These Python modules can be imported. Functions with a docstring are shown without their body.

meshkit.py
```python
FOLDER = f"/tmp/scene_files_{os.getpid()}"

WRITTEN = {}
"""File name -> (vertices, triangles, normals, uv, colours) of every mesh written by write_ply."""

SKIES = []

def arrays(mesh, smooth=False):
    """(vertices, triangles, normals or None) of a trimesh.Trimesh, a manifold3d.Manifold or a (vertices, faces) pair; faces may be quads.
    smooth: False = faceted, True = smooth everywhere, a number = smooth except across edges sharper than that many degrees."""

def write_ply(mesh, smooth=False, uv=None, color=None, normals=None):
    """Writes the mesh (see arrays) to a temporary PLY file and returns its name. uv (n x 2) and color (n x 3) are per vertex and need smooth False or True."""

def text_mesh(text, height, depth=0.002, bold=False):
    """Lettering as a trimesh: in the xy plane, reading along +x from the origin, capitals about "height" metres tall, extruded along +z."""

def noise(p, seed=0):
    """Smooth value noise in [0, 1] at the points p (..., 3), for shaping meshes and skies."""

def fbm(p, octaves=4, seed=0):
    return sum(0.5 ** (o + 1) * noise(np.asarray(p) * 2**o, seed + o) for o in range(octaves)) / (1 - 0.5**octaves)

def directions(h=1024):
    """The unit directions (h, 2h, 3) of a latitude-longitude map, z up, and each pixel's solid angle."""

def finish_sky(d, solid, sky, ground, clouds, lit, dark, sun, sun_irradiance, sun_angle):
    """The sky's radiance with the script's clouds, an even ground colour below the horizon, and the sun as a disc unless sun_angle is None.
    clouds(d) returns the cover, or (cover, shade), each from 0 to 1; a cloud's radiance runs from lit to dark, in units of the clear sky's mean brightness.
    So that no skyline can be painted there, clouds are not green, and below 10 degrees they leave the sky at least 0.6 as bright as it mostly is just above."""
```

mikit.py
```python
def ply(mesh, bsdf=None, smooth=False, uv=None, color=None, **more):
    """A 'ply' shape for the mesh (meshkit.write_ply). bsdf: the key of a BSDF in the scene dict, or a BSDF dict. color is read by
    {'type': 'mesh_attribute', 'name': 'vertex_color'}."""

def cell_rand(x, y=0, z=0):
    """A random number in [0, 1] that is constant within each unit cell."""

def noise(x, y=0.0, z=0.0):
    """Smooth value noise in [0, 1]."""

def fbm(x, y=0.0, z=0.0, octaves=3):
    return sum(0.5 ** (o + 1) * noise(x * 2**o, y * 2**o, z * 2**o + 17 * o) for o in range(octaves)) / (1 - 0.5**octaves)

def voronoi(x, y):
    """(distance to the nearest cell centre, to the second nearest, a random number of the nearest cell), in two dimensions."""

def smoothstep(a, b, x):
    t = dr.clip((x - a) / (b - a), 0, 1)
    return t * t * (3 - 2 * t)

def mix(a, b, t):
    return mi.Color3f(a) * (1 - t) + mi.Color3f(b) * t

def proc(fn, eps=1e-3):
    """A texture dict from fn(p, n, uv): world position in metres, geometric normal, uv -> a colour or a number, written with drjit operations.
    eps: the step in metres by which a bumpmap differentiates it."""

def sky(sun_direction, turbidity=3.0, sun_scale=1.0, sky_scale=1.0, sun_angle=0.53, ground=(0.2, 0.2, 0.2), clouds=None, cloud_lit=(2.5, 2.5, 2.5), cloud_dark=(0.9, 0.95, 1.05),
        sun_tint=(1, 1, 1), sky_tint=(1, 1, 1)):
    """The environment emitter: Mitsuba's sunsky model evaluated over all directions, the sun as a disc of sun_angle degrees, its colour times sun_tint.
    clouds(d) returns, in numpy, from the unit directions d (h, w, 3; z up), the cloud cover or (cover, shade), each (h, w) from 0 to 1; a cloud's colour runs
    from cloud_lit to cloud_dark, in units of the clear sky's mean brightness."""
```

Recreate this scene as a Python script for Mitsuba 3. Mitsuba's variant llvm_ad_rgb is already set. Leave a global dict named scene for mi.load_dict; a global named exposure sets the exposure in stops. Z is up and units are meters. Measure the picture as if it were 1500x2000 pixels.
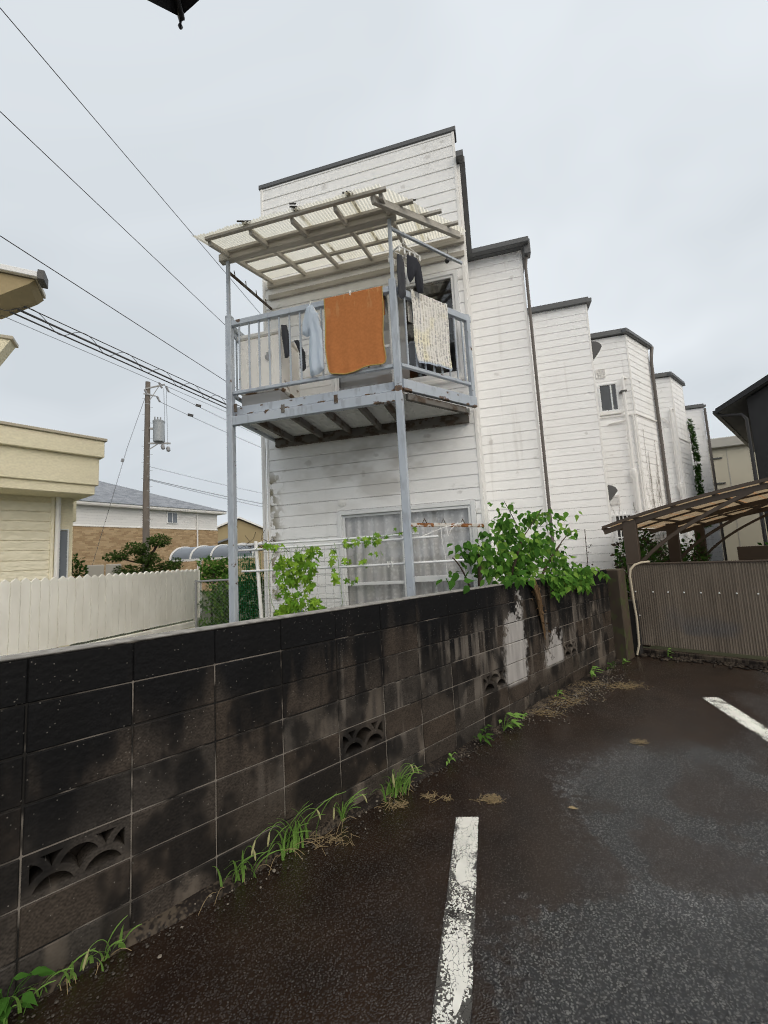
import math, random
import numpy as np, trimesh, shapely, manifold3d as m3
import shapely.geometry as sg, shapely.affinity as sa
import drjit as dr, mitsuba as mi, mikit, meshkit

# ------------------------------------------------------------------ camera, sky, exposure
EYE = 1.75
PITCH, ROLL = math.radians(6.31), math.radians(3.13)
_fwd = np.array([0, math.cos(PITCH), math.sin(PITCH)])
_up0 = np.array([0, -math.sin(PITCH), math.cos(PITCH)])
_up = math.sin(ROLL) * np.array([1.0, 0, 0]) + math.cos(ROLL) * _up0
T = mi.ScalarTransform4f
scene, labels = {'type': 'scene'}, {}
scene['camera'] = {'type': 'perspective', 'fov': 2 * math.degrees(math.atan(750 / 822.5)), 'fov_axis': 'x',
                   'near_clip': 0.02, 'far_clip': 2000.0,
                   'to_world': T().look_at(origin=[0, 0, EYE], target=(np.array([0, 0, EYE]) + _fwd).tolist(), up=_up.tolist())}


def cloud_fn(d):
    q = d / np.maximum(d[..., 2:3] + 0.35, 0.15)
    w = np.stack([meshkit.fbm(q * 0.9 + 31, 3, 2), meshkit.fbm(q * 0.9 + 57, 3, 3), 0 * q[..., 0]], -1)
    n = meshkit.fbm(q * (1.0, 1.5, 1) + w * 1.6 + 3.0, 5, 5)
    return np.ones(d.shape[:2]), np.clip((n - 0.34) * 2.6, 0, 1)


scene['sky'] = mikit.sky([0.50, -0.72, 0.72], turbidity=3, sun_scale=0.30, sun_angle=60, sky_scale=1.0, clouds=cloud_fn,
                         cloud_lit=(2.58, 2.71, 2.83), cloud_dark=(1.84, 1.99, 2.12), ground=(0.12, 0.12, 0.12), sun_tint=(0.93, 1.0, 1.11))
exposure = 2.05

# ------------------------------------------------------------------ frames
A = math.radians(14.5)
AW = math.radians(47.0)
AY = math.radians(37.0)
AB = math.radians(32.0)
AF = math.radians(17.4)


def frame(o, az, ):
    """columns: along (azimuth az + 90 turned so that along x in = up), in, up."""
    al = np.array([math.sin(az), math.cos(az), 0]); inn = np.array([-al[1], al[0], 0])
    M = np.eye(4); M[:3, 0], M[:3, 1], M[:3, 2], M[:3, 3] = al, inn, (0, 0, 1), o
    return M


K1 = np.array([1.2907, 5.2949, 0])
HF = frame(K1, A + math.pi / 2)          # house: u right, n into the house
WO = np.array([0, 3.51, 0])
WF = frame(WO, AW)                        # block wall: s along, d behind
Y0 = np.array([-5.297, 7.886, 0])
YF = frame(Y0, AY)                        # yellow house
_h = lambda u, n: K1 + u * HF[:3, 0] + n * HF[:3, 1]
_dv = np.array([.75, .9]) / math.hypot(.75, .9)
_daz = math.atan2(*(_dv[0] * HF[:3, 0] + _dv[1] * HF[:3, 1])[:2])
DF = frame(_h(-.8, -1.1), _daz)           # slanting right side of the balcony
LD = math.hypot(.75, .9)
I4 = np.eye(4)


def apply(M, v):
    return np.asarray(v, float) @ M[:3, :3].T + M[:3, 3]


# ------------------------------------------------------------------ mesh helpers
class MB:
    def __init__(s):
        s.v, s.f, s.n = [], [], 0

    def add(s, v, f):
        v = np.asarray(v, float); f = np.asarray(f, int)
        s.v.append(v); s.f.append(f + s.n); s.n += len(v)
        return s

    def mesh(s, tm):
        return s.add(tm.vertices, tm.faces)

    def box(s, x0, x1, y0, y1, z0, z1):
        v = [(x, y, z) for z in (z0, z1) for y in (y0, y1) for x in (x0, x1)]
        f = [(0, 2, 1), (1, 2, 3), (4, 5, 6), (5, 7, 6), (0, 1, 4), (1, 5, 4), (2, 6, 3), (3, 6, 7), (0, 4, 2), (2, 4, 6), (1, 3, 5), (3, 7, 5)]
        return s.add(v, f)

    def cbox(s, x0, x1, y0, y1, z0, z1, b=.004):
        c = np.array([(x0 + x1) / 2, (y0 + y1) / 2, (z0 + z1) / 2]); h = np.array([x1 - x0, y1 - y0, z1 - z0]) / 2
        return s.mesh(chamfer(h, min(b, h.min() * .45), c))

    def bar(s, p, q, w, h, b=0, up=(0, 0, 1)):
        p, q = np.asarray(p, float), np.asarray(q, float); d = q - p; L = np.linalg.norm(d); d /= L
        up = np.asarray(up, float)
        if abs(d @ up) > .97: up = np.array([1.0, 0, 0])
        x = np.cross(d, up); x /= np.linalg.norm(x); z = np.cross(x, d)
        tm = chamfer(np.array([w, L, h]) / 2, b) if b else None
        if tm is None:
            t = MB().box(-w / 2, w / 2, -L / 2, L / 2, -h / 2, h / 2); v, f = t.v[0], t.f[0]
        else: v, f = tm.vertices, tm.faces
        R = np.stack([x, d, z], 1)
        return s.add(v @ R.T + (p + q) / 2, f)

    def tube(s, pts, r, n=8, cap=True):
        pts = np.asarray(pts, float); k = len(pts); r = np.broadcast_to(r, k)
        tg = np.gradient(pts, axis=0); tg /= np.maximum(np.linalg.norm(tg, axis=1, keepdims=True), 1e-9)
        a = np.cross(tg[0], (0, 0, 1.0));
        if np.linalg.norm(a) < .1: a = np.cross(tg[0], (1.0, 0, 0))
        vs = []
        for i in range(k):
            a = a - (a @ tg[i]) * tg[i]; a /= np.linalg.norm(a); b = np.cross(tg[i], a)
            t = np.arange(n) * 2 * math.pi / n
            vs.append(pts[i] + r[i] * (np.cos(t)[:, None] * a + np.sin(t)[:, None] * b))
        v = np.vstack(vs + [pts[:1], pts[-1:]]); f = []
        for i in range(k - 1):
            for j in range(n):
                a0, a1, b0, b1 = i * n + j, i * n + (j + 1) % n, (i + 1) * n + j, (i + 1) * n + (j + 1) % n
                f += [(a0, a1, b1), (a0, b1, b0)]
        if cap:
            for j in range(n):
                f += [(k * n, (j + 1) % n, j), (k * n + 1, (k - 1) * n + j, (k - 1) * n + (j + 1) % n)]
        return s.add(v, f)

    def prism(s, poly, z0, z1):
        """shapely polygon in x, y between two heights"""
        for g in getattr(poly, 'geoms', [poly]):
            if g.area > 1e-9:
                m = trimesh.creation.extrude_polygon(g, z1 - z0, engine='earcut'); m.apply_translation((0, 0, z0)); s.mesh(m)
        return s

    def wallprism(s, poly, y0, y1):
        """shapely polygon in x, z, thick in y"""
        for g in getattr(poly, 'geoms', [poly]):
            if g.area > 1e-9:
                m = trimesh.creation.extrude_polygon(g, y1 - y0, engine='earcut')
                v = np.asarray(m.vertices); s.add(np.stack([v[:, 0], y1 - v[:, 2], v[:, 1]], 1), m.faces)
        return s

    def get(s, M=I4):
        return trimesh.Trimesh(apply(M, np.vstack(s.v)), np.vstack(s.f), process=False)


_ch = {}


def chamfer(h, b, c=(0, 0, 0)):
    pts = []
    for sx in (-1, 1):
        for sy in (-1, 1):
            for sz in (-1, 1):
                g = np.array([sx, sy, sz]) * h
                for k in range(3):
                    q = g - np.array([sx, sy, sz]) * b; q[k] = g[k]; pts.append(q)
    hull = trimesh.Trimesh(vertices=np.array(pts), process=False).convex_hull
    hull.apply_translation(c)
    return hull


cnt = {}


def nk(name):
    k = cnt.get(name, 0); cnt[name] = k + 1
    return name if k == 0 else f'{name}_{k:03d}'


def put(name, mesh, mat, smooth=False, uv=None):
    key = nk(name)
    scene[key] = mikit.ply(mesh, mat, smooth, uv)
    return key


def lab(key, label=None, cat=None, group=None, kind=None):
    d = labels.setdefault(key, {})
    for k, v in (('label', label), ('category', cat), ('group', group), ('kind', kind)):
        if v: d[k] = v
    return key


# ------------------------------------------------------------------ materials
def pr(rgb, rough=.6, spec=.5, metal=0, **k):
    c = rgb if isinstance(rgb, dict) else {'type': 'rgb', 'value': list(rgb)}
    return {'type': 'principled', 'base_color': c, 'roughness': rough, 'specular': spec, 'metallic': metal, **k}


def mat(name, rgb, rough=.6, spec=.4, bump=None, eps=2e-3, bscale=1.0, **k):
    b = pr(rgb, rough, spec, **k)
    if bump is not None:
        b = {'type': 'bumpmap', 'arbitrary': mikit.proc(bump, eps), 'scale': bscale, 'bsdf': b}
    scene[name] = {'type': 'twosided', 'bsdf': b}


def thin(name, rgb, diff=1.0, rough=.5):
    c = rgb if isinstance(rgb, dict) else {'type': 'rgb', 'value': list(rgb)}
    scene[name] = {'type': 'principledthin', 'base_color': c, 'roughness': rough, 'diff_trans': diff, 'spec_trans': 0.0, 'eta': 1.4}


noise, fbm, ss, mix, cr = mikit.noise, mikit.fbm, mikit.smoothstep, mikit.mix, mikit.cell_rand
HC, HS = math.cos(A), math.sin(A)


def huv(p):
    x, y = p.x - K1[0], p.y - K1[1]
    return x * HC - y * HS, x * HS + y * HC


def wsd(p):
    x, y = p.x - WO[0], p.y - WO[1]
    return x * math.sin(AW) + y * math.cos(AW), y * math.sin(AW) - x * math.cos(AW)


def f_siding(p, n, uv):
    u, w = huv(p)
    z = p.z
    g = fbm(u * 1.3 + w, w * 1.3, z * 1.1, 3)
    st = fbm(u * 9 + w * 7, w * 5, z * .9, 3)
    fine = noise(u * 60 + w * 60, 3.0, z * 60)
    c = mix((.845, .846, .848), (.74, .735, .725), ss(.45, .8, g) * .5 + ss(.58, .85, st) * .35)
    c = c * (0.97 + .05 * fine)
    front = ss(.3, .0, w)
    # soot under the balcony floor, algae along the left edge
    a = ss(-2.9, -2.2, u) * ss(-.2, -1.0, u) * ss(2.1, 2.9, z) * ss(3.75, 3.3, z) * front
    c = mix(c, (.40, .37, .33), a * ss(.42, .66, fbm(u * 2.2, 5.0, z * 2.6, 4)) * .5)
    a2 = ss(-2.78, -3.02, u + .16 * (fbm(u * 5, 1.0, z * 4, 3) - .5)) * ss(3.2, 2.9, z) * front
    c = mix(c, (.20, .17, .10), a2 * ss(.40, .56, fbm(u * 14, 2.0, z * 9, 4)) * .9)
    # run-off streaks low on the stepped faces
    b = ss(1.0, 2.0, w)
    spk = ss(.70, .80, fbm(u * 5 + w * 3, w * 2, z * 5.7, 4))
    c = mix(c, (.42, .40, .38), spk * .45)
    c = mix(c, (.50, .48, .45), b * ss(.64, .82, fbm(u * 11 + w * 9, w, z * .55, 3)) * .3)
    return c


mat('m_siding', mikit.proc(f_siding), .55, .35)
mat('m_core', (.24, .235, .23), .9, .1)
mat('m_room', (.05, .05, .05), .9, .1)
mat('m_trim', (.80, .79, .77), .5, .4)
mat('m_roofmetal', (.085, .088, .092), .45, .5)
mat('m_pipebrown', (.115, .10, .09), .45, .5)
mat('m_pipewhite', (.78, .77, .755), .4, .5)
mat('m_alu', (.72, .73, .74), .35, .5)
mat('m_greycurtain', (.30, .30, .30), .9, .1)
scene['m_glass'] = {'type': 'thindielectric', 'int_ior': 1.52}


def f_steel(p, n, uv):
    g = fbm(p.x * 9, p.y * 9, p.z * 9, 4)
    u, w = huv(p)
    low = ss(3.62, 3.575, p.z) * ss(3.55, 3.565, p.z) * .21 + ss(3.48, 3.44, p.z) * ss(3.3, 3.42, p.z) * .11 + ss(1.9, 1.2, p.z) * .06 + ss(.16, .0, dr.abs(u + .78)) * ss(3.8, 3.7, p.z) * ss(3.5, 3.58, p.z) * .12
    r = ss(.70, .76, g + low)
    c = mix((.335, .375, .435), (.43, .47, .52), noise(p.x * 3, p.y * 3, p.z * 4))
    c = mix(c, (.25, .27, .30), ss(.55, .75, fbm(p.x * 25, p.y * 25, p.z * 6, 3)) * .5)
    return mix(c, mix((.15, .085, .045), (.06, .04, .03), noise(p.x * 40, p.y * 40, p.z * 40)), r)


mat('m_steel', mikit.proc(f_steel), .42, .5)


def f_rust(p, n, uv):
    g = fbm(p.x * 12, p.y * 12, p.z * 12, 4)
    return mix((.15, .14, .13), mix((.11, .075, .05), (.05, .04, .032), noise(p.x * 50, p.y * 50, p.z * 50)), ss(.42, .6, g))


mat('m_rust', mikit.proc(f_rust), .75, .3)


def f_rustarm(p, n, uv):
    g = fbm(p.x * 14, p.y * 14, p.z * 14, 4)
    return mix((.52, .50, .47), mix((.34, .13, .04), (.12, .06, .03), noise(p.x * 50, p.y * 50, p.z * 50)), ss(.44, .52, g))


mat('m_rustarm', mikit.proc(f_rustarm), .75, .3)


def f_wood(p, n, uv):
    u, w = huv(p)
    g = fbm(u * 4 + w * 40, w * 6, p.z * 60, 3)
    return mix((.52, .495, .45), (.36, .335, .30), g * 1.2 - .1) * (.85 + .3 * noise(u * 3, w * 3, p.z * 3))


mat('m_wood', mikit.proc(f_wood), .7, .3)


def f_poly(p, n, uv):
    u, w = huv(p)
    g = fbm(u * 2.5, w * 1.2, 0, 3)
    seam = ss(.035, .0, dr.abs(dr.round((u + 3.0) / .63) * .63 - 3.0 - u)) * ss(.35, .6, fbm(u * 30, w * 5, 0, 3))
    return mix(mix((.93, .915, .85), (.86, .83, .72), g), (.25, .22, .17), seam * .6)


thin('m_poly', mikit.proc(f_poly), 1.45, .9)


def f_towel(p, n, uv):
    u, w = huv(p)
    s = ss(.60, .72, fbm(u * 40, 2.0, p.z * 5, 3)) * ss(4.4, 4.78, p.z) * .35
    g = fbm(u * 60, 1.0, p.z * 45, 3)
    c = mix((.51, .20, .075), (.40, .148, .05), g)
    return mix(c, (.62, .40, .2), s)


def b_towel(p, n, uv):
    return noise(p.x * 240, p.y * 240, p.z * 240)


mat('m_towel', mikit.proc(f_towel), .95, .1, bump=b_towel, bscale=.0025)
mat('m_piping', (.42, .30, .10), .8, .2)


def f_print(p, n, uv):
    s, z = uv.x, uv.y
    col = dr.floor(s * 13); fx = s * 13 - col
    fz = z * 17 + cr(col, 3.0, 1.0) * 3; row = dr.floor(fz); fz = fz - row
    k = cr(col, row, 5.0)
    dx, dz = (fx - .5 + (cr(col, row, 6.0) - .5) * .3) * .06, (fz - .5 + (cr(col, row, 7.0) - .5) * .3) * .05
    rr = dr.sqrt(dx * dx + dz * dz)
    ring = ss(.022, .017, rr) * ss(.004, .008, rr)
    bar = ss(.012, .009, dr.abs(dx)) * ss(.021, .018, dr.abs(dz))
    on = dr.select(k < .5, ring, bar) * (.35 + .45 * cr(col, row, 8.0))
    c = mix((.74, .72, .68), (.78, .74, .58), ss(.5, .8, fbm(s * 4, z * 5, 0, 2)))
    c = mix(c, (.40, .47, .58), ss(.045, .012, z))
    return mix(c, mix((.12, .12, .15), (.30, .26, .16), cr(col, 7.0, 2.0)), on)


mat('m_print', mikit.proc(f_print), .9, .1)
mat('m_shirt', (.47, .54, .63), .9, .1)
mat('m_black_cloth', (.035, .037, .045), .9, .15)
mat('m_grey_cloth', (.06, .062, .07), .9, .15)
mat('m_plastic', (.78, .78, .76), .35, .5)
mat('m_blackplastic', (.02, .02, .022), .4, .5)


def f_cab(p, n, uv):
    u, w = huv(p)
    c = mix((.84, .82, .78), (.76, .73, .67), fbm(u * 4, w * 4, p.z * 2, 3))
    r = ss(.60, .68, fbm(u * 7, w * 7, p.z * 7, 4) + ss(3.93, 3.87, p.z) * .16 - ss(3.92, 4.1, p.z) * .18 + ss(4.62, 4.66, p.z) * .06)
    return mix(c, (.20, .12, .065), r)


mat('m_cabinet', mikit.proc(f_cab), .5, .4)


def f_curtain(p, n, uv):
    u, w = huv(p)
    wob = fbm(u * 9, 1.0, p.z * .7, 3)
    a, b, k = mikit.voronoi(u * 24 + wob * 3, p.z * 19)
    a2, b2, k2 = mikit.voronoi(u * 70, p.z * 60)
    fl = ss(.46, .2, a + (noise(u * 120, p.z * 120) - .5) * .4) * ss(.45, .6, k)
    fold = .5 + .5 * dr.sin(u * 31 + wob * 9)
    return mix((.60, .595, .595), (.85, .845, .84), fl * .5 + ss(.35, .1, a2) * .22) * (.66 + .30 * fold + .25 * (wob - .5))


mat('m_curtain', mikit.proc(f_curtain), .9, .1)


SJ = [-4.90, -4.46, -4.02, -3.58, -3.14, -2.70, -2.26, -1.84, -1.42, -.99, -.55, -.11, .31, .74, 1.19, 1.65, 2.06, 2.52, 2.98, 3.41, 3.92, 4.36, 4.72]
ZJ = [0, .150, .350, .550, .760, .972, 1.188, 1.400]


def blockcell(p):
    s, d = wsd(p)
    z = p.z
    i, j = mi.Float(0), mi.Float(0)
    for q in SJ: i += dr.select(s > q, 1.0, 0.0)
    for q in ZJ: j += dr.select(z > q, 1.0, 0.0)
    return s, d, z, i, j


def f_block(p, n, uv):
    s, d, z, i, j = blockcell(p)
    rnd = cr(i, j, 4.0)
    big = fbm(s * .9 + 5, 1.0, z * 1.6, 3)
    streak = fbm(s * 7.0, 3.0, z * .8, 4)
    drip = fbm(s * 13.0, 7.0, z * .55, 3)
    por = noise(s * 130, d * 130, z * 130)
    low = ss(1.22, .45, z + (big - .5) * .9 + (streak - .5) * 1.1 + (rnd - .5) * .42 - ss(-.8, 2.5, s) * .22 + ss(-1.2, -2.4, s) * .18)
    c = mix((.0050, .0050, .0058), mix((.047, .036, .028), (.042, .037, .033), rnd), low)
    c = c * (.70 + .5 * fbm(s * 6, 2.0, z * 6, 3)) * (.52 + .96 * por)
    pale = ss(.54, .70, drip + (rnd - .5) * .26 + (big - .5) * .4) * ss(.20, .45, z) * ss(1.20, .85, z) * ss(-2.2, .3, s)
    c = mix(c, (.17, .148, .128), pale * .6)
    c = mix(c, (.13, .108, .088), ss(.58, .80, streak + (rnd - .5) * .34) * low * .8)
    c = mix(c, (.0045, .0045, .005), ss(.53, .68, fbm(s * 9, 9.0, z * .9, 4)) * ss(.35, .95, z) * .9)
    c = mix(c, (.0045, .0045, .005), ss(.47, .66, fbm(s * 5.2, 13.0, z * 3.4, 4) + (streak - .5) * .5 + (por - .5) * .10) * .75)
    # pale patches where the skin has come off the blocks
    e = (fbm(s * 9, 4.0, z * 7, 4) - .5) + (fbm(s * 40, 4.0, z * 30, 2) - .5) * .5
    p1 = ss(1.60, 1.70, s + e * .14) * ss(2.10, 2.03, s + e * .14) * ss(.30, .36, z) * ss(1.20, 1.08, z + e * .5 + ss(1.86, 1.66, s) * .24)
    p2 = ss(2.42, 2.55, s + e * .3) * ss(3.02, 2.93, s + e * .1) * ss(.32, .38, z) * ss(.80, .64, z + e * .5 + ss(2.86, 2.6, s) * .16)
    sc = .8 + .4 * noise(s * 28, 1.0, z * 4)
    c = mix(c, mi.Color3f(.33, .315, .305) * sc, dr.clip(p1 + p2, 0, 1) * .92)
    # light grit showing in the dark concrete
    a, b, k = mikit.voronoi(s * 85, z * 85)
    dens = .982 - .07 * ss(.52, .75, fbm(s * 2.3, 6.0, z * 2.3, 2)) * ss(.3, 1.2, z)
    spk = ss(.30, .15, a) * dr.select(k > dens, 1.0, 0.0) * (.3 + .7 * cr(dr.floor(k * 9000), 1.0, 0.0))
    return mix(c, (.25, .235, .21), spk * .6)


def b_block(p, n, uv):
    s, d = wsd(p)
    return fbm(s * 45 + d * 30, d * 45, p.z * 45, 3)


mat('m_block', mikit.proc(f_block), .62, .16, bump=b_block, bscale=.0035)


def f_mortar(p, n, uv):
    s, d = wsd(p)
    g = fbm(s * 2.5, d, p.z * 2.5, 3) + .25 * (noise(s * 20, d, p.z * 20) - .5)
    c = mix((.013, .012, .011), (.18, .16, .14), ss(.44, .72, g - .02 + ss(1.25, .5, p.z) * .14 - ss(1.19, 1.22, p.z) * .22))
    return mix(c, mi.Color3f(.24, .23, .215) * (.6 + .6 * noise(s * 30, d * 30, 0)), ss(1.390, 1.398, p.z))


mat('m_mortar', mikit.proc(f_mortar), .8, .2)


def f_mossy(p, n, uv):
    g = fbm(p.x * 8, p.y * 8, p.z * 3, 4)
    c = mix((.035, .025, .02), (.085, .065, .045), g)
    return mix(c, (.06, .075, .025), ss(.5, .66, fbm(p.x * 15, p.y * 15, p.z * 9, 3)) * .7)


mat('m_mossy', mikit.proc(f_mossy), .7, .3)


def f_asphalt(p, n, uv):
    x, y = p.x, p.y
    s, d = wsd(p)
    a, b, k = mikit.voronoi(x * 98 + noise(x * 60, y * 60), y * 98 + noise(x * 60 + 9, y * 60))
    a2, b2, k2 = mikit.voronoi(x * 40 + 7, y * 40)
    big = fbm(x * .9 + 2, y * .9, 0, 4)
    film = ss(-1.6, -1.0, d + (big - .5) * 1.7 + (noise(x * 34, y * 34) - .5) * .35)          # silt film beside the wall
    pud = ss(.495, .525, fbm(x * .75 + 11.3, y * .75 + 2.7, 0, 4) + (noise(x * 34, y * 34) - .5) * .03) * .75
    film = dr.clip(film + pud, 0, 1)
    st = mix((.010, .010, .011), mix((.05, .051, .055), (.27, .265, .255), k * k * (.5 + .5 * noise(x * 7, y * 7))), ss(.50, .3, a) * ss(.05, .6, k))
    st = mix(st, (.20, .19, .18), ss(.25, .12, a2) * dr.select(k2 > .93, 1.0, 0.0))
    fc = mix((.0095, .0045, .0022), (.028, .0145, .0075), fbm(x * 5, y * 5, 0, 4))
    fc = mix(fc, (.05, .04, .03), ss(.3, .15, a) * dr.select(k > .94, 1.0, 0.0))
    pal = ss(.50, .68, fbm(x * 1.1 + 5, y * 1.1 + 8, 0, 4))
    st = mix(st, st * 1.5 + mi.Color3f(.012, .012, .013), pal)
    ck = ss(.012, .003, dr.abs(fbm(x * 1.3 + 3, y * 1.3, 0, 4) - .5)) * ss(.45, .6, noise(x * .7, y * .7 + 5))
    st = mix(st, (.010, .009, .009), ck * .6)
    return mix(st, fc, film * .9)


def b_asphalt(p, n, uv):
    a, b, k = mikit.voronoi(p.x * 98 + noise(p.x * 60, p.y * 60), p.y * 98 + noise(p.x * 60 + 9, p.y * 60))
    big = fbm(p.x * .9 + 2, p.y * .9, 0, 4)
    s, d = wsd(p)
    film = ss(-1.75, -.75, d + (big - .5) * 1.6)
    pud = ss(.48, .56, fbm(p.x * .75 + 11.3, p.y * .75 + 2.7, 0, 4)) * .7
    k2 = 1 - .80 * dr.clip(film + pud, 0, 1)
    return (ss(.55, .1, a) * (.4 + .6 * k) * .0085 + fbm(p.x * 22, p.y * 22, 0, 2) * .005) * k2


def r_asphalt(p, n, uv):
    big = fbm(p.x * .9 + 2, p.y * .9, 0, 4)
    s, d = wsd(p)
    return .30 - .12 * ss(.45, .6, big)


mat('m_asphalt', mikit.proc(f_asphalt), mikit.proc(r_asphalt), .75, bump=b_asphalt, bscale=1.0, eps=1.5e-3)


def f_paint(p, n, uv):
    x, y = p.x, p.y
    s, d = wsd(p)
    w = fbm(x * 14, y * 14, 0, 4)
    a, b, k = mikit.voronoi(x * 46 + w * 2.2, y * 30 + w * 2.2)
    fine = noise(x * 150, y * 150)
    crack = ss(.015, .07, b - a + (fine - .5) * .10)
    ex = dr.abs(uv.x - .5) * 2
    wear = ss(.60, .68, fbm(x * 9 + 3, y * 6, 0, 4) + (fine - .5) * .45 + ss(.55, 1.0, ex) * .15)
    thick = ss(.018, .008, dr.abs(uv.x - .52 + (fbm(y * 3.5, 3.0, 0, 3) - .5) * .5) - .15 + .25 * ss(.55, .4, noise(y * 4.3, 4.0)))
    on = dr.clip(dr.maximum(crack * (1 - wear * .92), thick), 0, 1) * ss(.0, .02, dr.minimum(uv.x, 1 - uv.x) + (w - .42) * .10)
    bald = ss(.64, .70, fbm(x * 4 + 31, y * 4 + 9, 0, 4) + (fine - .5) * .15)
    on = on * (1 - bald * .8)
    return mix((.014, .011, .010), mi.Color3f(.80, .785, .72) * (.8 + .3 * w), on)


mat('m_paint', mikit.proc(f_paint), .55, .4)


def f_soil(p, n, uv):
    g = fbm(p.x * 9, p.y * 9, p.z * 9, 4)
    return mix((.012, .008, .006), (.075, .058, .042), ss(.40, .8, g + (noise(p.x * 90, p.y * 90, 1) - .5) * .5))


mat('m_soil', mikit.proc(f_soil), .7, .3)
mat('m_ground', (.07, .075, .05), .9, .1)
mat('m_pebble', (.055, .046, .038), .6, .4)
mat('m_palepebble', (.19, .165, .135), .6, .4)
mat('m_straw', (.30, .225, .125), .85, .2)
mat('m_seed', (.30, .29, .14), .85, .2)
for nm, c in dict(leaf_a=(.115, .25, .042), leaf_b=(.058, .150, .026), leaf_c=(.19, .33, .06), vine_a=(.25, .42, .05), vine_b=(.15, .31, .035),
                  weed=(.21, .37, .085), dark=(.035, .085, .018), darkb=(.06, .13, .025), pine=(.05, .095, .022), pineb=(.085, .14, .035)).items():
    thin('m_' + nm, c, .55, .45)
mat('m_twig', (.26, .245, .22), .85, .2)
mat('m_bark', (.055, .04, .03), .85, .2)
mat('m_deadstem', (.12, .075, .04), .85, .2)


_pa = math.radians(-42.4)
PFX = (7 * math.sin(_pa), 7 * math.cos(_pa), math.sin(AF) * 29 / 3.36, math.cos(AF) * 29 / 3.36)


def f_fence(p, n, uv):
    g = fbm(p.x * 6, p.y * 6, p.z * 2.5, 3)
    bd = dr.floor((p.x - PFX[0]) * PFX[2] + (p.y - PFX[1]) * PFX[3])
    return mix((.88, .865, .80), (.79, .77, .70), ss(.3, .8, g) * .8 + .25 * cr(bd, 3.0, 1.0))


mat('m_fence', mikit.proc(f_fence), .6, .3)


def f_stucco(p, n, uv):
    g = fbm(p.x * 1.2, p.y * 1.2, p.z * 1.5, 3)
    return mix((.80, .745, .56), (.73, .675, .50), g) * (.92 + .16 * noise(p.x * 40, p.y * 40, p.z * 40))


def b_stucco(p, n, uv):
    return fbm(p.x * 50, p.y * 50, p.z * 50, 2)


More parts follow.
